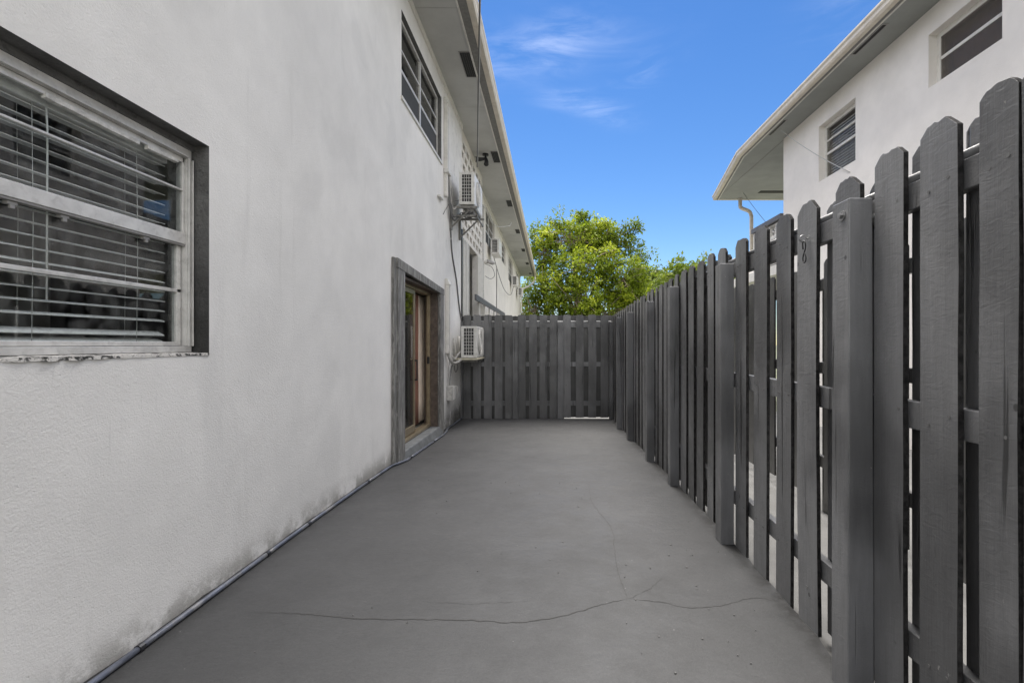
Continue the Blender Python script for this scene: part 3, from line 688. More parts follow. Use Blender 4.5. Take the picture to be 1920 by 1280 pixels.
# curtains
def curtain(name, ya_, yb_, x, z0_, z1_, mat, label, waves, amp):
    n_ = waves * 8; v = []; f = []
    for zi in range(7):
        z = z0_ + (z1_ - z0_) * zi / 6
        for i in range(n_ + 1):
            y = ya_ + (yb_ - ya_) * i / n_; a = amp * (1 - .25 * zi / 6)
            v.append((x + a * math.sin(i / 8 * 2 * math.pi + .25 * math.sin(zi)), y + .01 * math.sin(zi * .9 + i), z))
    for zi in range(6):
        for i in range(n_): a = zi * (n_ + 1) + i; f.append((a, a + 1, a + n_ + 2, a + n_ + 1))
    me = bpy.data.meshes.new(name); me.from_pydata(v, [], f); me.materials.append(M[mat]); me.polygons.foreach_set('use_smooth', [True] * len(f)); me.update()
    o = bpy.data.objects.new(name, me); COL.objects.link(o); s = o.modifiers.new('cloth', 'SOLIDIFY'); s.thickness = .003
    return tag(o, label, 'curtain')
curtain('curtain', 6.45, 6.87, XW - .235, .17, H(.69), 'curtain_rust', 'rust brown curtain hanging behind the open part of the sliding door', 5, .022)
curtain('curtain', 6.87, 7.6, XW - .245, .17, H(.69), 'curtain_cream', 'cream curtain drawn to the far side of the sliding door', 5, .022)
box('wall_return', -2.9, XW - .201, 8.32, 8.40, .1, H(1.3), 'curtain_cream', LB)

# ---- breeze-block screen and fins of the open stair
mb = MB(); xs0, xs1 = XW - .15, XW - .02; yy0, yy1 = 8.95, 11.72; z = H(2.05); row = 0
while z < ZS - .2:
    h = .2; mb.box(xs0, xs1, yy0, yy1, z - .04, z + .04)
    y = yy0 + (0 if row % 2 else -.2)
    while y < yy1:
        a, b = max(yy0, y + .27), min(yy1, y + .40)
        if a < b: mb.box(xs0 + .001, xs1 - .001, a, b, z + .04, z + .16)
        y += .40
    z += h; row += 1
mb.box(xs0, xs1, yy0, yy1, z - .04, ZS - .003)
o = mb.build('breeze_block_screen', 'stucco_far', LB); o['kind'] = 'stuff'
for i in range(5): box('fin', XW - .14, XW - .0, 9.0 + .17 * i, 9.07 + .17 * i, -.2, H(2.0), 'trim_white', LB, .006)
for i in range(5): box('fin', XW - .14, XW - .0, 10.95 + .17 * i, 11.02 + .17 * i, -.2, H(2.0), 'trim_white', LB, .006)
box('stair_door', XW - .55, XW - .5, 10.2, 10.9, -.2, H(1.75), 'grey_metal', LB)
box('stair_wall', -3.5, -3.4, 8.95, 11.73, -.2, ZS - .01, 'darkroom', LB)
SR = thing('metal_railing', (XW + .12, 12.8, 0), 'dark metal rail with pale posts beside the stair just above the far fence', 'railing')
box('top_rail', XW + .08, XW + .12, 9.9, 16.0, H(.90), H(1.02), 'grey_metal', SR, .004)
for y in (10.6, 11.5, 12.4, 13.4, 14.4, 15.4): box('post', XW + .04, XW + .077, y, y + .05, -.1, H(1.0), 'trim_white', SR, .003)

# ---- small things on the left wall
def line_cover(y0_, y1_, zt_, zb_, label, sub=True):
    t = thing('pipe_cover', (XW, (y0_ + y1_) / 2, zb_), label, 'pipe cover')
    MB().box(XW + .001, XW + .065, y0_, y1_, zb_, zt_ - .07).build('channel', 'trim_white', t, .008)
    MB().hexa([(XW + .001, y0_ - .012, zt_ - .085), (XW + .085, y0_ - .012, zt_ - .085), (XW + .085, y1_ + .012, zt_ - .085), (XW + .001, y1_ + .012, zt_ - .085)],
              [(XW + .001, y0_ - .012, zt_ + .02), (XW + .04, y0_ - .012, zt_ + .02), (XW + .04, y1_ + .012, zt_ + .02), (XW + .001, y1_ + .012, zt_ + .02)]).build('cap', 'trim_white', t, .01)
    MB().box(XW + .066, XW + .069, y0_ + .02, y0_ + .024, zb_, zt_ - .1).build('seam', 'alu_dark', t)
    return t
line_cover(7.42, 7.52, H(3.76), H(2.66), 'white pipe cover running down the wall beside the upper window')
line_cover(7.52, 7.62, H(1.0), H(-.145), 'white pipe cover beside the sliding door ending above a switch box')

def ac_unit(loc, L, Wd, Ht, label, bracket=True, group='air conditioner outdoor units on the left building', detail=True):
    """outdoor unit; loc = corner nearest camera and wall at the bottom; runs along +Y, Wd towards +X"""
    x, y, z = loc
    t = thing('air_conditioner', (x + Wd / 2, y + L / 2, z), label, 'air conditioner', group)
    e = .045
    c = MB(); c.box(x, x + Wd, y + .02, y + L, z, z + Ht)
    c.build('casing', 'ac', t, .012)
    # end frame around the coil
    bars('end_frame', 'ac', t, [(x, x + .045, y, y + .019, z, z + Ht), (x + Wd - .055, x + Wd, y, y + .019, z, z + Ht), (x + .045, x + Wd - .055, y, y + .019, z + Ht - .035, z + Ht), (x + .045, x + Wd - .055, y, y + .019, z, z + .045)], .003)
    co = box('coil', x + .045, x + Wd - .055, y + .0155, y + .0195, z + .045, z + Ht - .035, 'coil', t)
    g = MB(); wx0, wx1, wz0, wz1 = x + .045, x + Wd - .055, z + .045, z + Ht - .035
    nc, nr_ = 4, 8
    for i in range(1, nc): xx = wx0 + (wx1 - wx0) * i / nc; g.box(xx - .003, xx + .003, y + .004, y + .010, wz0, wz1)
    for i in range(1, nr_): zz_ = wz0 + (wz1 - wz0) * i / nr_; g.box(wx0, wx1, y + .0035, y + .0095, zz_ - .003, zz_ + .003)
    g.build('coil_guard', 'ac', t)
    if detail:
        fg = MB(); cy, cz = y + L * .42, z + Ht * .5
        for r_ in (.07, .12, .17, .205): fg.tube([(x + Wd + .012, cy + r_ * math.cos(a), cz + r_ * math.sin(a)) for a in np.linspace(0, 2 * math.pi, 21)], .004, 5, cap=False)
        for a in np.linspace(0, math.pi, 7)[:-1]: fg.tube([(x + Wd + .01, cy - .21 * math.cos(a), cz - .21 * math.sin(a)), (x + Wd + .01, cy + .21 * math.cos(a), cz + .21 * math.sin(a))], .003, 4)
        fan = MB().tube([(x + Wd + .001, cy, cz), (x + Wd + .004, cy, cz)], .21, 24).build('fan_opening', 'alu_dark', t)
        fg.build('fan_guard', 'ac', t)
        box('service_panel', x + Wd + .001, x + Wd + .006, y + L * .80, y + L - .01, z + .03, z + Ht - .04, 'ac', t)
    return t, x, y, z
# lower unit
t, x, y, z = ac_unit((-1.49, 8.0, H(-.225)), .80, .26, .52, 'lower white air conditioner on a wall shelf in front of the far fence')
MB().box(-1.58, -1.22, 7.98, 8.82, H(-.262), H(-.232)).build('tray', 'tray', t, .006)
for yy in (8.1, 8.66): MB().box(XW + .002, -1.24, yy, yy + .035, H(-.30), H(-.263)).build('bracket', 'bracket', t, .003)
for k, (r_, pts) in enumerate([(.020, [(XW + .04, 7.57, H(-.14)), (XW + .05, 7.62, H(-.22)), (XW + .09, 7.75, H(-.30)), (XW + .15, 7.95, H(-.27)), (-1.47, 8.12, H(-.2))]),
                               (.015, [(XW + .02, 7.59, H(-.14)), (XW + .05, 7.7, H(-.27)), (XW + .1, 7.86, H(-.33)), (-1.49, 8.05, H(-.22))]),
                               (.012, [(-1.50, 8.0, H(-.12)), (-1.53, 7.95, H(-.17)), (-1.57, 7.85, H(-.24)), (-1.6, 7.8, H(-.2))])]):
    tube('hose', catmull(pts, 6), r_, 'insul', t)
tube('cable', catmull([(XW + .03, 7.72, H(-.63)), (XW + .035, 7.78, H(-.45)), (XW + .05, 7.86, H(-.33)), (-1.5, 8.02, H(-.25))], 6), .010, 'cable', t)
tube('cable', catmull([(XW + .05, 8.3, H(-.26)), (XW + .05, 8.25, H(-.42)), (XW + .04, 8.12, H(-.46)), (XW + .04, 8.02, H(-.3))], 6), .006, 'cable', t)
sw = thing('switch_box', (XW, 7.75, H(-.9)), 'grey disconnect switch box on the wall below the lower air conditioner', 'switch box')
MB().box(XW + .001, XW + .095, 7.63, 7.84, H(-.89), H(-.66)).build('body', 'insul', sw, .006)
MB().box(XW + .096, XW + .102, 7.64, 7.83, H(-.88), H(-.67)).build('cover', 'ac', sw, .003)
tube('lever', [(XW + .1, 7.85, H(-.68)), (XW + .12, 7.87, H(-.69)), (XW + .115, 7.87, H(-.80))], .008, 'ac', sw)
tube('conduit', [(XW + .04, 7.68, H(-.66)), (XW + .04, 7.68, H(-.2))], .009, 'cable_light', sw)
vp = thing('drain_pipe', (XW, 8.2, H(-.2)), 'short pale drain pipe stubs on the wall behind the lower air conditioner', 'pipe')
tube('pipe', [(XW + .03, 8.05, H(-.2)), (XW + .03, 8.05, H(.10))], .016, 'insul', vp); tube('pipe', [(XW + .03, 8.5, H(-.2)), (XW + .03, 8.5, H(.14)), ], .02, 'trim_white', vp)
# upper unit
t, x, y, z = ac_unit((-1.50, 7.88, H(2.27)), .85, .25, .52, 'upper white air conditioner on a steel bracket high on the left wall')
for yy in (7.86, 8.62):
    MB().box(XW + .01, -1.20, yy, yy + .04, H(2.20), H(2.235)).build('bracket_arm', 'bracket', t, .003)
    MB().box(XW + .001, XW + .04, yy, yy + .05, H(1.85), H(2.30)).build('bracket_leg', 'bracket', t, .003)
    MB().tube([(XW + .03, yy + .02, H(1.90)), (-1.32, yy + .02, H(2.19))], .014, 6).build('bracket_brace', 'bracket', t)
MB().box(XW + .05, -1.20, 7.90, 7.94, H(2.08), H(2.105)).build('bracket_rail', 'bracket', t, .003)
MB().box(-1.235, -1.21, 7.9, 8.66, H(2.08), H(2.105)).build('bracket_rail', 'bracket', t, .003)
for xx in (-1.46, -1.30): MB().box(xx, xx + .04, 7.9, 8.66, H(2.236), H(2.268)).build('foot', 'bracket', t, .003)
mb = MB(); rr = random.Random(9)
for k in range(9): mb.tube(catmull([(rr.uniform(-1.5, -1.25), rr.uniform(7.9, 8.3), H(2.12) + rr.uniform(0, .06)) for _ in range(4)], 4), rr.uniform(.006, .014), 6)
mb.build('coiled_cable', 'cable', t)
pc = thing('pipe_bundle', (XW, 7.6, H(2.3)), 'bundle of grey pipes and cables between the pipe cover and the upper air conditioner', 'pipes')
MB().box(XW + .001, XW + .05, 7.43, 7.53, H(2.27), H(2.64)).build('channel', 'trim_white', pc, .006)
MB().box(XW + .001, XW + .085, 7.40, 7.60, H(2.62), H(2.68)).build('clamp', 'ac', pc, .006)
MB().box(XW + .001, XW + .05, 7.0, 7.22, H(2.13), H(2.16)).build('clamp', 'ac', pc, .004)
for r_, pts in ((.016, [(XW + .04, 7.56, H(2.65)), (XW + .04, 7.62, H(2.4)), (XW + .05, 7.7, H(2.1)), (XW + .08, 7.85, H(2.0)), (-1.5, 8.0, H(2.14))]),
                (.013, [(XW + .05, 7.59, H(2.62)), (XW + .05, 7.7, H(2.35)), (XW + .07, 7.8, H(2.17)), (-1.5, 7.95, H(2.3))]),
                (.02, [(XW + .04, 7.72, H(2.48)), (XW + .05, 7.76, H(2.2)), (XW + .06, 7.8, H(2.06)), (XW + .12, 7.95, H(2.1))]),
                (.005, [(XW + .02, 7.3, H(1.95)), (XW + .03, 7.5, H(2.1)), (XW + .04, 7.8, H(2.28)), (-1.49, 8.0, H(2.37))])):
    tube('pipe', catmull(pts, 6), r_, 'cable' if r_ != .013 else 'insul', pc)
tube('drain_hose', catmull([(XW + .02, 7.85, H(1.88)), (XW + .012, 8.0, H(1.5)), (XW + .015, 8.35, H(1.1)), (XW + .012, 8.6, H(.7)), (XW + .015, 8.88, H(.35))], 8), .012, 'cable', pc)
box('joint_strip', XW + .001, XW + .02, 8.86, 8.925, H(.5), H(2.1), 'black', LB)
# far units under the upper windows
for k, (u, yy, zt) in enumerate([((0), 13.9, 3.02), (0, 21.3, 3.0), (0, 25.1, 2.93)]):
    lab = ['white air conditioner under the first window beyond the stair', 'small white air conditioner under the third window beyond the stair', 'farthest small white air conditioner near the end of the left building'][k]
    ac_unit((XF + .09, yy, H(zt - .43)), .75, .24, .43, lab, detail=False)
    # shelf
    a = bpy.data.objects[-1] if False else None
for yy in (13.9, 21.3, 25.1):
    pass
# wires, cameras, lamps
def wire(pts, r, mat, label, n=6): return tag(tube('cable', pts, r, mat, None, n), label, 'cable')
wire(catmull([(XF + .02, 11.9, H(3.55)), (XF + .25, 12.2, H(3.3)), (-1.5, 12.9, H(3.15)), (-1.2, 13.5, H(3.28)), (-1.12, 13.6, H(3.4))], 8), .008, 'cable_light', 'thin pale cable looping from the far wall to the soffit')
wire(catmull([(XF + .1, 14.6, H(2.6)), (XF + .12, 15.8, H(2.25)), (XF + .14, 17.6, H(1.95)), (XF + .12, 20.5, H(2.1)), (XF + .1, 22.6, H(2.9))], 8), .011, 'cable', 'dark cable sagging between two far air conditioners')
wire([(XF + .012, 12.9, H(3.7)), (XF + .012, 12.9, -.1)], .022, 'insul', 'upright grey conduit beside the far security camera')
wire([(XF + .012, 16.1, H(2.5)), (XF + .012, 16.1, -.1)], .014, 'cable', 'thin upright cable on the far wall under the first air conditioner')
sc = thing('security_camera', (XF, 13.2, H(2.2)), 'white dome camera with a looped wire on the far left wall', 'camera')
MB().tube([(XF + .001, 13.2, H(2.24)), (XF + .10, 13.2, H(2.24))], .06, 12).build('base', 'ac', sc, smooth=False)
MB().tube([(XF + .08, 13.15, H(2.24)), (XF + .22, 13.3, H(2.22)), (XF + .25, 13.35, H(2.215))], [.05, .05, .03], 12).build('lens_hood', 'alu_dark', sc)
tube('wire', catmull([(XF + .03, 13.2, H(2.18)), (XF + .2, 13.3, H(2.1)), (XF + .26, 13.4, H(1.9)), (XF + .15, 13.4, H(1.8)), (XF + .03, 13.2, H(1.85))], 6), .007, 'cable', sc)
fl = thing('flood_light', (-1.40, 10.3, ZS), 'black twin head flood light fixed under the left eaves', 'lamp')
MB().tube([(-1.40, 10.3, ZS - .035), (-1.40, 10.3, ZS - .001)], .065, 14).build('base', 'black', fl)
MB().tube([(-1.40, 10.3, ZS - .03), (-1.40, 10.3, ZS - .11)], .022, 8).build('stem', 'black', fl)
MB().tube([(-1.42, 10.3, ZS - .10), (-1.50, 10.26, ZS - .13), (-1.60, 10.22, ZS - .14)], [.03, .042, .055], 12).build('lamp_head', 'black', fl)
MB().tube([(-1.39, 10.3, ZS - .10), (-1.37, 10.24, ZS - .18), (-1.37, 10.18, ZS - .26)], [.03, .042, .052], 12).build('lamp_head', 'black', fl)
MB().tube([(-1.598, 10.22, ZS - .14), (-1.604, 10.218, ZS - .1405)], .045, 12).build('lens', 'ac', fl)
# service cables dropping from overhead to the eaves
A = Vector((-1.41, 9.2, H(3.35)))
for i, (dx, r_, m_) in enumerate(((0, .008, 'cable'), (.012, .006, 'cable_light'))):
    B = Vector((-.25 + dx * .6, 2.0, H(4.66)))
    wire(sag(A + Vector((dx, 0, 0)), A + (B - A) * 1.6, .0, 20), r_ , m_, ['dark service cable coming down in front of the left eaves', 'pale service cable twisted beside the dark one at the left eaves'][i])
# conduit along the foot of the wall
def base_pipe():
    t = thing('conduit_pipe', (XW + .03, 4, gz(4)), 'thin blue grey conduit lying along the foot of the left wall', 'pipe')
    ends = [-.5, 1.92, 2.78, 3.25, 4.3, 5.35, 6.4, 8.80]
    for a, b in zip(ends[:-1], ends[1:]):
        n_ = 8; off = .09 if a > 5 else .03
        pts = [(XW + (.022 if (a + (b - a) * i / n_) < 4.9 else .022 + .075 * sstep(4.9, 5.25, a + (b - a) * i / n_) * (1 - sstep(7.1, 7.6, a + (b - a) * i / n_))) + .002 * noise.noise((a + i, 0, 0)), a + (b - a - .004) * i / n_, gz(a + (b - a) * i / n_) + .015) for i in range(n_ + 1)]
        tube('pipe_length', pts, .0125, 'conduit', t)
    for y in ends[1:-1]:
        xo = .022 if y < 4.9 else .022 + .075 * sstep(4.9, 5.25, y) * (1 - sstep(7.1, 7.6, y))
        MB().tube([(XW + xo, y - .012, gz(y) + .015), (XW + xo, y + .012, gz(y) + .015)], .0165, 10).build('coupling', 'black', t)
base_pipe()
# grout/caulk line
mb = MB()
for i in range(120):
    a = -1 + i * .0805; b = a + .0805
    if 5.2 < b and a < 7.2: continue
    wa, wb = .02 + .012 * noise.noise((a * 5, 0, 2)), .02 + .012 * noise.noise((b * 5, 0, 2))
    mb.quad((XW + .001, a, gz(a) + wa), (XW + .001 + wa * .5, a, gz(a) + .003), (XW + .001 + wb * .5, b, gz(b) + .003), (XW + .001, b, gz(b) + wb))
build_raw(mb, 'wall_foot_joint', ['reveal'], LB)['kind'] = 'stuff'

# ------------------------------------------------------------------ fences
def board_mesh(w, h, t, seed, ear=.03, wob=.0022, rough=.006, segs=9):
    """upright board: width along +Y from 0, thickness along +X from 0 (front face x = 0), height along Z; dog-eared ragged top, slightly warped"""
    r = random.Random(seed); v = []; f = []; mi = []
    ph = r.uniform(0, 50)
    bow = r.uniform(-.008, .008); cup = r.uniform(-.003, .003)
    def side(z, s):
        k = z / h
        return bow * math.sin(math.pi * k) + wob * noise.noise((z * 3.1, ph + s * 9, 1)) * 1.6
    top_prof = []        # profile of the top from left (y=0) to right
    e1, e2 = ear * r.uniform(.7, 1.25), ear * r.uniform(.7, 1.25)
    n_ = 10
    for i in range(n_ + 1):
        q = i / n_; y = q * w; d = 0
        if y < e1: d = max(d, (e1 - y) * .95)
        if w - y < e2: d = max(d, (e2 - (w - y)) * .95)
        top_prof.append((y, h - d + rough * (1.3 * noise.noise((q * 3, ph, 7)) + .9 * noise.noise((q * 11, ph, 2)))))
    zmin = min(top_prof[0][1], top_prof[-1][1]) - .002
    rows = [zmin * i / segs for i in range(segs + 1)]; rows[0] = rough * .0
    def X(z, side_): return cup * math.sin(math.pi * z / h)
    for lay in (0, t):
        for z in rows: v.append((lay + X(z, 0), side(z, 0), z)); v.append((lay + X(z, 0), w + side(z, 1), z))
        for (y, z) in top_prof: v.append((lay + X(z, 0), y + side(zmin, 0 if y < w / 2 else 1), z))
    nl = 2 * len(rows) + len(top_prof); R_ = len(rows)
    for lay in (0, 1):
        o = lay * nl
        for i in range(R_ - 1):
            q = (o + 2 * i, o + 2 * i + 1, o + 2 * i + 3, o + 2 * i + 2); f.append(q if lay else q[::-1]); mi.append(0)
        a = [o + 2 * (R_ - 1), o + 2 * (R_ - 1) + 1] + [o + 2 * R_ + k for k in range(len(top_prof) - 1, -1, -1)]
        f.append(tuple(a) if lay else tuple(a[::-1])); mi.append(0)
    loop = [2 * i + 1 for i in range(R_)] + [2 * R_ + k for k in range(len(top_prof) - 1, -1, -1)] + [2 * i for i in range(R_ - 1, -1, -1)]
    for i in range(len(loop)):
        a, b = loop[i], loop[(i + 1) % len(loop)]; f.append((a, b, b + nl, a + nl)); mi.append(1)
    me = bpy.data.meshes.new('board'); me.from_pydata(v, [], f)
    me.polygons.foreach_set('material_index', mi)
    return me
def add_board(parent, x, y0_, y1_, z0_, z1_, seed, t=.0165, mats=('fence', 'fence_edge'), lean=0, facing='x', name='board', ear=.03, bev=.001, wob=.0022):
    me = board_mesh(y1_ - y0_, z1_ - z0_, t, seed, ear, wob)
    for m in mats: me.materials.append(M[m])
    bm = bmesh.new(); bm.from_mesh(me); bmesh.ops.recalc_face_normals(bm, faces=bm.faces[:]); bm.to_mesh(me); bm.free()
    o = bpy.data.objects.new(name, me); COL.objects.link(o)
    if facing == 'x': o.location = (x - abs(math.sin(seed * 7.3)) * .0025, y0_, z0_); o.rotation_euler = (lean, 0, R(.9) * math.sin(seed * 3.1))
    o.parent = parent; o.matrix_parent_inverse = world(parent).inverted()
    if bev: b = o.modifiers.new('bevel', 'BEVEL'); b.width = bev; b.segments = 2; b.limit_method = 'ANGLE'; b.angle_limit = R(50)
    return o
XB = 1.11
RF = thing('wooden_fence', (XB, 4, 0), 'tall charcoal painted board fence along the right side of the patio', 'fence')
front = [(.72, .86, .645), (.98, 1.148, .655), (1.151, 1.256, .647), (1.327, 1.466, .640), (1.526, 1.661, .633), (1.747, 1.905, .618), (2.016, 2.17, .613), (2.25, 2.400, .613), (2.506, 2.660, .618), (2.765, 2.930, .614),
         (3.089, 3.227, .622), (3.33, 3.465, .631), (3.55, 3.70, .615), (3.775, 3.93, .62), (4.0, 4.16, .618), (4.26, 4.39, .622), (4.47, 4.61, .61), (4.67, 4.81, .60), (4.86, 5.01, .60), (5.08, 5.20, .59)]
y = 5.30; r = random.Random(2)
while y < 8.75:
    w = r.uniform(.132, .142); front.append((y, min(y + w, 8.86), .60 - .024 * (y - 5.2) + r.uniform(-.008, .008))); y += w + r.uniform(.075, .10)
leans = {12: R(.5), 13: R(-.25), 6: R(-.3), 8: R(.25), 18: R(.3), 22: R(-.4)}
for i, (a, b, zt_) in enumerate(front):
    z0_ = gz((a + b) / 2) - .01 + .008 * math.sin(i * 2.3)
    add_board(RF, XB, a, b, z0_, H(zt_), 100 + i, lean=leans.get(i, r.uniform(-.0025, .0025)), ear=.036 if b - a > .12 else .02)
# back boards behind the rails, closing most gaps
XBB = XB + .0165 + .038 + .003
back = [(.84, 1.0, .64), (1.22, 1.36, .625), (1.43, 1.569, .62), (1.64, 1.785, .60), (1.91, 2.05, .59), (2.15, 2.29, .59)]
y = 2.93
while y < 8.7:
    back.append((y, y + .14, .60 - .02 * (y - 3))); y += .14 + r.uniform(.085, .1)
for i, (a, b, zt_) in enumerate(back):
    add_board(RF, XBB, a, b, gz(a) + .0, H(zt_) + r.uniform(-.01, .01), 300 + i, lean=r.uniform(-.003, .003), mats=('fence' if i < 6 else 'fence_gap_shade', 'fence_edge'))
# rails
def rail(za, zb, y0_, y1_, x0_, x1_, dz=0): 
    return MB().hexa([(x0_, y0_, H(za)), (x1_, y0_, H(za)), (x1_, y1_, H(za) + dz), (x0_, y1_, H(za) + dz)], [(x0_, y0_, H(zb)), (x1_, y0_, H(zb)), (x1_, y1_, H(zb) + dz), (x0_, y1_, H(zb) + dz)])
xr0, xr1 = XB + .0175, XB + .0175 + .038
for a, b in ((.3, 1.72), (1.723, 4.24), (4.243, 6.6), (6.603, 8.85)):
    d = -.035 * (b - a) / 2.4 if a > 4 else 0; off = -.035 * max(0, a - 4.2) / 2.4
    rail(.421 + off, .505 + off, a, b, xr0, xr1, d).build('rail', 'fence', RF, .003)
    rail(-.265 + off, -.178 + off, a, b, xr0, xr1, d).build('rail', 'fence', RF, .003)
    rail(-.985 + off * 1.6, -.90 + off * 1.6, a, b, xr0, xr1, d).build('rail', 'fence', RF, .003)
tube('pipe_rail', [(XB + .037, .3, H(.521)), (XB + .037, 4.2, H(.521)), (XB + .037, 8.85, H(.521) - .068)], .0155, 'fence_post', RF, 12)
# posts in front of the boards
PX0, PX1 = XB - .083, XB - .001
posts = [(.55, .505), (1.675, .505), (2.945, .49), (4.21, .50), (5.22, .46), (6.56, .43), (7.62, .42)]
for i, (py, pz) in enumerate(posts):
    tilt = .010 if i == 1 else r.uniform(-.006, .006)
    z0_ = gz(py) - .03
    MB().hexa([(PX0 - tilt, py - tilt, z0_), (PX1, py - tilt, z0_), (PX1, py + .1 - tilt, z0_), (PX0 - tilt, py + .1 - tilt, z0_)],
              [(PX0, py, H(pz)), (PX1, py, H(pz)), (PX1, py + .1, H(pz)), (PX0, py + .1, H(pz))]).build('post', 'fence_post', RF, .004)
# bolts, nail heads
bolt = MB(); bx, by, bz = PX0 - .001, 1.712, H(.452)
bolt.tube([(bx, by, bz), (bx - .003, by, bz)], .018, 16); bolt.tube([(bx - .003, by, bz), (bx - .013, by, bz)], .0105, 6)
bolt.build('bolt', 'steel', RF)
for (x, y, z) in [(PX0 - .001, 1.70, H(-.93)), (XB - .001, 2.1, H(-1.05)), (PX1 - .0, 1.668, H(.44))]:
    MB().tube([(x, y, z), (x - .004, y, z)], .007, 10).build('screw', 'steel', RF)
nm = MB().tube([(0, 0, 0), (-.0016, 0, 0)], .0050, 8); nail0 = None; q = 0
for i, (a, b, zt_) in enumerate(front[:16]):
    for zr in (.463, -.22, -.94):
        for yy in (a + .03 + r.uniform(-.008, .008), b - .035 + r.uniform(-.008, .008)):
            if 1.66 < yy < 1.79: continue
            if nail0 is None: o = nm.build('nail', 'black', RF); nail0 = o.data; nail0.materials[0] = M['cable']
            else: o = bpy.data.objects.new('nail', nail0); COL.objects.link(o); o.parent = RF; o.matrix_parent_inverse = world(RF).inverted()
            o.location = (XB - .001, yy, H(zr) + r.uniform(-.02, .02)); q += 1
# screw eye and S hook on the fourth board from the post
he = thing('wall_hook', (XB, 2.1, H(.36)), 'rusty screw eye with an S hook hanging on a fence board', 'hook')
ex, ey, ez = XB - .012, 2.09, H(.455)
MB().tube([(XB - .001, ey, ez), (XB - .004, ey, ez)], .016, 14).build('washer', 'steel', he)
tube('eye', [(ex + .012, ey, ez), (ex, ey, ez)] + [(ex - .013 + .013 * math.cos(a), ey + .002 * a, ez + .013 * math.sin(a)) for a in np.linspace(0, 5.6, 14)], .0028, 'steel', he, 8)
hk = [(ex - .008, ey + .013, ez - .045), (ex - .008, ey + .016, ez - .02), (ex - .010, ey + .004, ez - .010), (ex - .010, ey - .010, ez - .022), (ex - .008, ey - .006, ez - .045), (ex - .008, ey + .008, ez - .068),
      (ex - .008, ey + .014, ez - .088), (ex - .008, ey + .004, ez - .104), (ex - .008, ey - .010, ez - .096), (ex - .008, ey - .009, ez - .078), (ex - .008, ey + .002, ez - .062)]
tube('hook', catmull(hk, 6), .0030, 'black', he, 8)

# ---- fence across the far end
FY = 8.90; FF = thing('wooden_fence', (-.2, FY, 0), 'charcoal painted board fence closing the far end of the patio', 'fence')
def ffboard(xa, xb, yfront, z0_, z1_, seed, t=.0165, back=False):
    me = board_mesh(xb - xa, z1_ - z0_, t, seed, .022, .0022)
    for m in (('fence_far', 'fence_edge') if not back else ('fence_gap_shade', 'fence_edge')): me.materials.append(M[m])
    bm = bmesh.new(); bm.from_mesh(me); bmesh.ops.recalc_face_normals(bm, faces=bm.faces[:]); bm.to_mesh(me); bm.free()
    o = bpy.data.objects.new('board', me); COL.objects.link(o)
    o.location = (xb, yfront, z0_); o.rotation_euler = (0, 0, R(90)); o.parent = FF; o.matrix_parent_inverse = world(FF).inverted()
edges = [(50, 130), (152, 234), (262, 345), (375, 457), (485, 567), (618, 702), (735, 817), (845, 924), (950, 1033), (1090, 1172), (1222, 1305), (1350, 1434), (1480, 1563)]
cx = lambda q: q * .001757 - 1.7018
for i, (a, b) in enumerate(edges):
    ffboard(cx(a), cx(b), FY, H(-1.346) + (0 if i > 8 else -.05), H(.538) + r.uniform(-.008, .006), 500 + i)
cent = [(a[1] + b[0]) / 2 for a, b in zip(edges[:-1], edges[1:])] + [20, 1600]
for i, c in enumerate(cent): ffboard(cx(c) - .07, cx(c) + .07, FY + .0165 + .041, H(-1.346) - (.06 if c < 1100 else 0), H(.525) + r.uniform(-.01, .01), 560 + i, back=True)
for za, zb in ((.306, .40), (-.41, -.33), (-1.13, -1.045)):
    box('rail', -1.63, 1.10, FY + .0175, FY + .0555, H(za), H(zb), 'fence', FF, .003)
tube('pipe_rail', [(-1.63, FY + .037, H(.416)), (1.10, FY + .037, H(.416))], .0155, 'cable_light', FF, 10)
for a, b in ((5, 48), (567, 622), (1032, 1090), (1567, 1625)):
    box('post', cx(a), cx(b), FY - .088, FY - .001, H(-1.37), H(.405), 'fence_post', FF, .004)

# ---- the neighbour's fence, parallel to the first
NF = thing('wooden_fence', (2.02, 5, 0), 'dark board fence of the neighbour glimpsed between the near fence boards', 'fence')
y = .9; i = 0
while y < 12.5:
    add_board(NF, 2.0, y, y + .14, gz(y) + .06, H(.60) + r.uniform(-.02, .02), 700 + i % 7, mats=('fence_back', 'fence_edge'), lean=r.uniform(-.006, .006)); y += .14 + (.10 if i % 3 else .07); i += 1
for za in (-.92, -.22, .40): box('rail', 2.018, 2.055, .8, 12.6, H(za), H(za) + .085, 'fence_back', NF, .003)
for y in (1.2, 3.6, 6.0, 8.4, 10.8): box('post', 2.057, 2.145, y, y + .09, -.1, H(.5), 'fence_back', NF, .004)

# ------------------------------------------------------------------ right building
XR = 4.56
RB = thing('apartment_building', (XR, 4, 0), 'cream two storey building behind the right fence with deep eaves', 'building')
RW = [(7.28, 8.28, H(2.76), H(3.70)), (4.91, 5.87, H(3.09), H(3.73)), (1.5, 2.5, H(2.76), H(3.7))]
build_raw(wall_sheet(XR, -1, -4, 9.54, -.3, ZS - .002, RW, .2), 'wall', ['stucco_clean', 'stucco_clean'], RB)
box('wall', XR + .2, 12, 9.34, 9.54, -.3, ZS - .002, 'stucco_clean', RB); box('wall', XR + .2, 12, -4, -3.8, -.3, ZS - .002, 'stucco_clean', RB); box('wall', 12, 12.2, -4, 14, -.3, ZS - .002, 'stucco_clean', RB)
box('partition', 7.4, 7.5, -3.8, 9.3, -.2, ZS - .01, 'darkroom', RB)
sash_window(RB, XR, -1, RW[0], 1, .10, fw=.055, mat='trim_white', low_dark=False, blind=True, glass='glass_soft', rails=(.26, .52), mesh='mesh_thin')
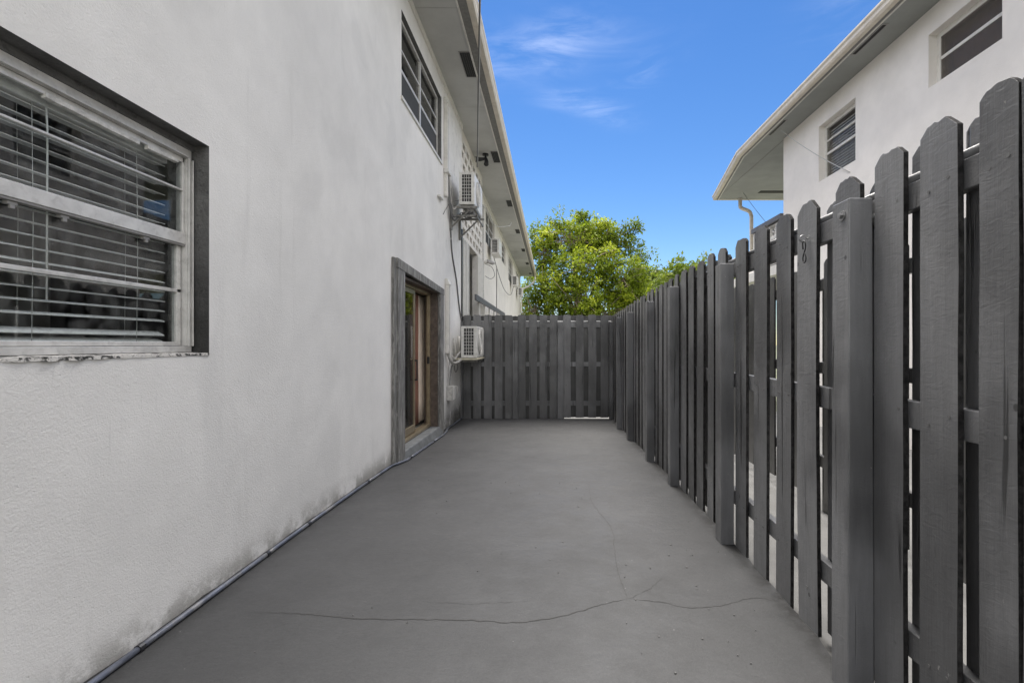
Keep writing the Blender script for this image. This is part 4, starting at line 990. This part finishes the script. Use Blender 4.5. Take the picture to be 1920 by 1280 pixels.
w = sash_window(RB, XR, -1, RW[1], 1, .10, fw=.055, mat='trim_white', low_dark=False, glass='glass', rails=(.48,), mesh='mesh')
curtain('curtain', 4.95, 5.83, XR + .28, RW[1][2], RW[1][3], 'curtain_rust', 'dim brown curtain behind the small window of the right building', 6, .012)
sash_window(RB, XR, -1, RW[2], 1, .10, low_dark=False)
# soffit with its angled end, fascia and gutter following the edge
outl = [(4.15, -4.4), (4.15, 10.45), (4.66, 13.5), (12.4, 13.5), (12.4, -4.4)]
def plate(outl, z0_, z1_, name, mat, parent):
    mb = MB(); n_ = len(outl); mb.v = [(x, y, z0_) for x, y in outl] + [(x, y, z1_) for x, y in outl]
    mb.f = [tuple(range(n_))[::-1], tuple(range(n_, 2 * n_))] + [(i, (i + 1) % n_, n_ + (i + 1) % n_, n_ + i) for i in range(n_)]; mb.mi = [0] * len(mb.f)
    return mb.build(name, mat, parent)
plate(outl, ZS, ZS + .03, 'soffit', 'soffit_r', RB)
def offset(outl, d):
    out = []; n_ = len(outl); c = Vector((8, 4))
    for i in range(n_):
        p0, p, p1 = Vector(outl[i - 1]), Vector(outl[i]), Vector(outl[(i + 1) % n_])
        n1 = Vector((-(p - p0).y, (p - p0).x)).normalized(); n2 = Vector((-(p1 - p).y, (p1 - p).x)).normalized()
        m = (n1 + n2).normalized(); k = d / max(.3, m.dot(n1)); out.append(tuple(p + m * k))
    return out
def band(prof, name, mat, parent, bevel=0):
    """prof: (outward distance, z) closed profile swept round the outline (open at the back)"""
    rings = [offset(outl, d) for d, z in prof]; n_ = len(prof); mb = MB()
    for k in range(n_): mb.v += [(x, y, prof[k][1]) for x, y in rings[k]]
    m_ = len(outl)
    for k in range(n_):
        for i in range(m_ - 1):
            a = k * m_ + i; b = ((k + 1) % n_) * m_ + i; mb.f.append((a, a + 1, b + 1, b)); mb.mi.append(0)
    return mb.build(name, mat, parent)
band([(.0, ZS - .01), (.022, ZS - .01), (.022, ZS + .03), (.0, ZS + .03)], 'soffit_trim', 'trim_white', RB)
band([(.022, ZS + .001), (.06, ZS + .001), (.06, ZS + .14), (.022, ZS + .14)], 'fascia', 'drip', RB)
band([(.062, ZS + .0), (.125, ZS + .0), (.145, ZS + .03), (.145, ZS + .07), (.165, ZS + .095), (.165, ZS + .12), (.15, ZS + .12), (.062, ZS + .115)], 'gutter', 'gutter', RB)
roof(RB, offset(outl, .05), ZS + .145)
for y in (.9, 3.5, 6.12, 8.73): vent(4.205, y, .05, .63, ZS, RB)
o = box('soffit_vent', 5.5, 6.5, 12.75, 12.95, ZS - .006, ZS - .001, 'vent', RB)
bars('soffit_joint', 'drip', RB, [(XR + .02, XR + .03, 9.6, 13.4, ZS - .005, ZS - .0005)])
# downspout with its two bends
tube('downspout', catmull([(5.22, 13.42, ZS + .02), (5.22, 13.42, ZS - .18), (5.25, 13.42, ZS - .27), (5.46, 13.42, ZS - .36), (5.52, 13.42, ZS - .48), (5.53, 13.42, ZS - .7), (5.53, 13.42, 2.5), (5.53, 13.42, 0)], 5), .05, 'gutter', RB, 10)
# upper walkway: slab, parapet of pierced blocks, cap
box('walkway_slab', XR, 12, 9.545, 13.4, H(1.42), H(1.62), 'trim_white', RB)
box('parapet_cap', XR - .06, XR + .14, 9.545, 10.95, H(2.475), H(2.575), 'grey_metal', RB, .006)
box('parapet_post', XR - .02, XR + .12, 10.78, 10.92, H(1.62), H(2.47), 'trim_white', RB, .005)
for j in range(3):
    for i in range(4):
        a, c = 9.56 + .30 * i, H(1.64) + .275 * j; w_, s = .295, .27
        mb = MB()
        for q in ((a, a + .03, c, c + s), (a + w_ - .03, a + w_, c, c + s), (a + .03, a + w_ - .03, c, c + .03), (a + .03, a + w_ - .03, c + s - .03, c + s)): mb.box(XR, XR + .09, *q)
        for (sy, sz) in ((.3, .3), (.7, .3), (.3, .7), (.7, .7)):
            pts = [(XR + .045, a + w_ * sy + .055 * math.cos(t), c + s * sz + .055 * math.sin(t)) for t in np.linspace(0, 2 * math.pi, 13)]
            mb.tube(pts, .014, 5, cap=False)
        mb.build('pierced_block', 'trim_white', RB)
box('parapet_back', XR + .6, XR + .62, 9.6, 13.3, H(1.62), H(2.4), 'stucco_clean', RB)
wire(sag((4.3, 9.1, ZS - .02), (XR - .01, 7.4, H(2.62)), .05), .006, 'cable_light', 'thin pale wire slanting from the right eaves to the wall below the window')
wire(sag((5.1, 12.9, ZS - .01), (5.0, 11.0, H(2.6)), .03), .005, 'cable', 'thin dark wire hanging from the far corner of the right soffit')

# ------------------------------------------------------------------ trees
def leaf_cloud(name, pts, tone, mat, parent, size, seed, per=16, spread=.35):
    """pts: clump centres (n,3); each clump is a whorl of small pointed leaves"""
    rs = np.random.RandomState(seed); n = len(pts); N = n * per
    c = np.repeat(pts, per, 0); tn = np.repeat(tone, per) + rs.normal(0, .12, N)
    d = rs.normal(0, 1, (N, 3)); d /= np.linalg.norm(d, axis=1)[:, None]
    p = c + d * (rs.rand(N, 1) ** .6) * spread * np.array([1, 1, .62])
    ax = d * .8 + rs.normal(0, .5, (N, 3)) + np.array([0, 0, -.15]); ax /= np.linalg.norm(ax, axis=1)[:, None]
    up = np.array([0, 0, 1.]) + rs.normal(0, .45, (N, 3)); sd_ = np.cross(ax, up); sd_ /= np.linalg.norm(sd_, axis=1)[:, None] + 1e-9
    nrm = np.cross(sd_, ax)
    L = size * rs.uniform(.6, 1.35, (N, 1)); w = L * .28
    a = p; b = p + ax * L * .5 + sd_ * w - nrm * L * .05; e = p + ax * L - nrm * L * .12; f = p + ax * L * .5 - sd_ * w - nrm * L * .05
    V = np.stack([a, b, e, f], 1).reshape(-1, 3)
    me = bpy.data.meshes.new(name); me.vertices.add(N * 4); me.vertices.foreach_set('co', V.ravel().astype(np.float32))
    me.loops.add(N * 4); me.loops.foreach_set('vertex_index', np.arange(N * 4, dtype=np.int32))
    me.polygons.add(N); me.polygons.foreach_set('loop_start', np.arange(0, N * 4, 4, dtype=np.int32)); me.polygons.foreach_set('loop_total', np.full(N, 4, np.int32))
    at = me.attributes.new('tone', 'FLOAT', 'FACE'); at.data.foreach_set('value', np.clip(tn, 0, 1).astype(np.float32))
    me.materials.append(M[mat]); me.update(calc_edges=True)
    o = bpy.data.objects.new(name, me); COL.objects.link(o)
    if parent: attach(o, parent)
    return o
def tree(base, lobes, label, seed, mat='leaf', leaf=.17, dens=9.0, trunk_r=.32, sprays=(), per=16, spread=.36, twigs=260):
    """lobes: (x, y, z, rx, ry, rz) in world metres"""
    rs = np.random.RandomState(seed); rd = random.Random(seed)
    t = thing('broadleaf_tree', base, label, 'tree')
    bx, by, bz = base; fork = Vector((bx, by, bz + 2.3))
    tr = MB().tube([(bx, by, bz - .3), (bx + .05, by, bz + 1.2), tuple(fork)], [trunk_r * 1.2, trunk_r, trunk_r * .85], 10)
    br = MB(); cl = []; tone = []; ends = []
    for (x, y, z, a, b, c) in lobes:
        e = Vector((x, y, z)); m = fork.lerp(e, .5) + Vector((rd.uniform(-.5, .5), rd.uniform(-.5, .5), -.2))
        P = catmull([fork - Vector((0, 0, .2)), m, e], 5); br.tube(P, [trunk_r * .6 * (1 - .75 * i / (len(P) - 1)) for i in range(len(P))], 7)
        vol = a * b * c * 4.19; n = int(vol ** .78 * dens)
        d = rs.normal(0, 1, (n, 3)); d /= np.linalg.norm(d, axis=1)[:, None]
        rad = .55 + .5 * rs.rand(n, 1) ** .7; ph = np.array([noise.noise(Vector(q) * 2.3 + Vector((x, y, z))) for q in d])
        rad = rad * (1 + .62 * ph[:, None])
        q = np.array([x, y, z]) + d * rad * np.array([a, b, c]); cl.append(q)
        tone.append(.36 + .24 * rs.rand(n) + .42 * ph + .14 * d[:, 2])  # lighter on upper sides and bulges: sunlit highlights put into the leaf tone
        for k in range(int(twigs / len(lobes))):
            j = rs.randint(n); ends.append((e, Vector(q[j])))
    for e, q in ends:
        m = e.lerp(q, .5) + Vector((rd.uniform(-.25, .25), rd.uniform(-.25, .25), rd.uniform(-.2, .3)))
        br.tube([e.lerp(q, .12), m, q], [.045, .026, .010], 4, cap=False)
    if len(sprays):
        for (x, y, z, rr_) in sprays:
            n = 6; q = np.array([x, y, z]) + rs.normal(0, rr_, (n, 3)); cl.append(q); tone.append(.2 + .2 * rs.rand(n))
            near = min(lobes, key=lambda l: (l[0] - x) ** 2 + (l[2] - z) ** 2); s = Vector(near[:3])
            br.tube([s.lerp(Vector((x, y, z)), .5), s.lerp(Vector((x, y, z)), .8) + Vector((0, 0, .15)), (x, y, z)], [.05, .025, .010], 4, cap=False)
    to = tr.build('trunk', 'bark', t, smooth=True); br.build('branches', 'bark', t, smooth=True)
    leaf_cloud('crown', np.concatenate(cl), np.concatenate(tone), mat, t, leaf, seed, per, spread)
    return t
def P(u, v, y): return ((u - 1034) * y / 910, y, H((645 - v) * y / 910))
lob = []
D = 31
for (u, v, ru, rv, dy) in [(1075, 450, 62, 38, 0), (1020, 475, 36, 44, .6), (1140, 455, 42, 34, .4), (1095, 500, 60, 42, -1.6), (1020, 545, 46, 40, -.6), (1165, 520, 50, 46, -1.0), (1080, 565, 60, 46, -2.2), (1190, 570, 40, 46, 0), (1130, 590, 70, 40, -1.2), (1000, 588, 40, 34, -1.0), (1110, 440, 45, 28, 1.4)]:
    x, y, z = P(u, v, D + dy); s = (D + dy) / 910; lob.append((x, y, z, ru * s, (ru + rv) / 2 * s * .8, rv * s))
spr = [(*P(u, v, D), r_) for u, v, r_ in [(1082, 403, .16), (1092, 404, .12), (1098, 414, .3), (1110, 420, .3), (1029, 414, .18), (1045, 419, .3), (1168, 424, .3), (1182, 420, .25), (1190, 428, .3), (1200, 428, .2), (1172, 438, .25), (1180, 455, .4), (1196, 458, .3), (1200, 472, .35), (1210, 478, .3), (1188, 486, .3), (1200, 492, .25), (1012, 430, .3), (1000, 436, .2), (1000, 455, .25), (1142, 432, .35), (1155, 445, .35), (1205, 487, .25), (1160, 462, .4), (1060, 416, .35), (1130, 423, .3)]]
tree((P(1085, 645, D)[0], D, -.15), lob, 'big yellow green tree rising behind the far fence', 11, sprays=spr, dens=31, leaf=.175, per=22, spread=.29, twigs=420)
lob = []
D2 = 40
for (u, v, ru, rv, dy) in [(1215, 530, 32, 26, 0), (1240, 545, 26, 32, 1), (1190, 560, 40, 40, 0), (1225, 590, 60, 40, -1), (1275, 590, 44, 44, 0)]:
    x, y, z = P(u, v, D2 + dy); s = (D2 + dy) / 910; lob.append((x, y, z, ru * s, (ru + rv) / 2 * s, rv * s))
tree((P(1230, 645, D2)[0], D2, -.15), lob, 'lower mid green tree to the right of the big one', 23, 'leaf2', dens=40, leaf=.24, sprays=[(*P(u, v, D2), .25) for u, v in ((1210, 506), (1237, 505), (1228, 512), (1243, 515), (1200, 512))], per=15, spread=.4)
lob = [(9.5, 34, 4.5, 2.6, 2.6, 2.4), (11.2, 33, 3.6, 2.2, 2.2, 2.2), (8.2, 33.5, 3.4, 2.0, 2.0, 2.0), (9.8, 32.5, 2.2, 2.6, 2.2, 1.6)]
tree((9.6, 33.6, -.15), lob, 'green tree standing behind the right fence', 31, 'leaf2', dens=30, leaf=.26, per=14, spread=.42)
lob = [(P(1258, 545, 44)[0] + .5, 44, P(1262, 525, 44)[2] - .8, .5, .5, .9)]
# clipped bushes low behind the far fence, seen under the big crown
lob = [(x, 27 + .4 * math.sin(x * 3), 1.2, 1.3, 1.0, 1.3) for x in (-1.6, .2, 2.0, 3.8, 5.4)]
tree((1.5, 27, -.15), lob, 'leafy hedge growing under the big tree behind the far fence', 41, 'leaf2', dens=16, leaf=.16, trunk_r=.12, per=14, spread=.3, twigs=60)
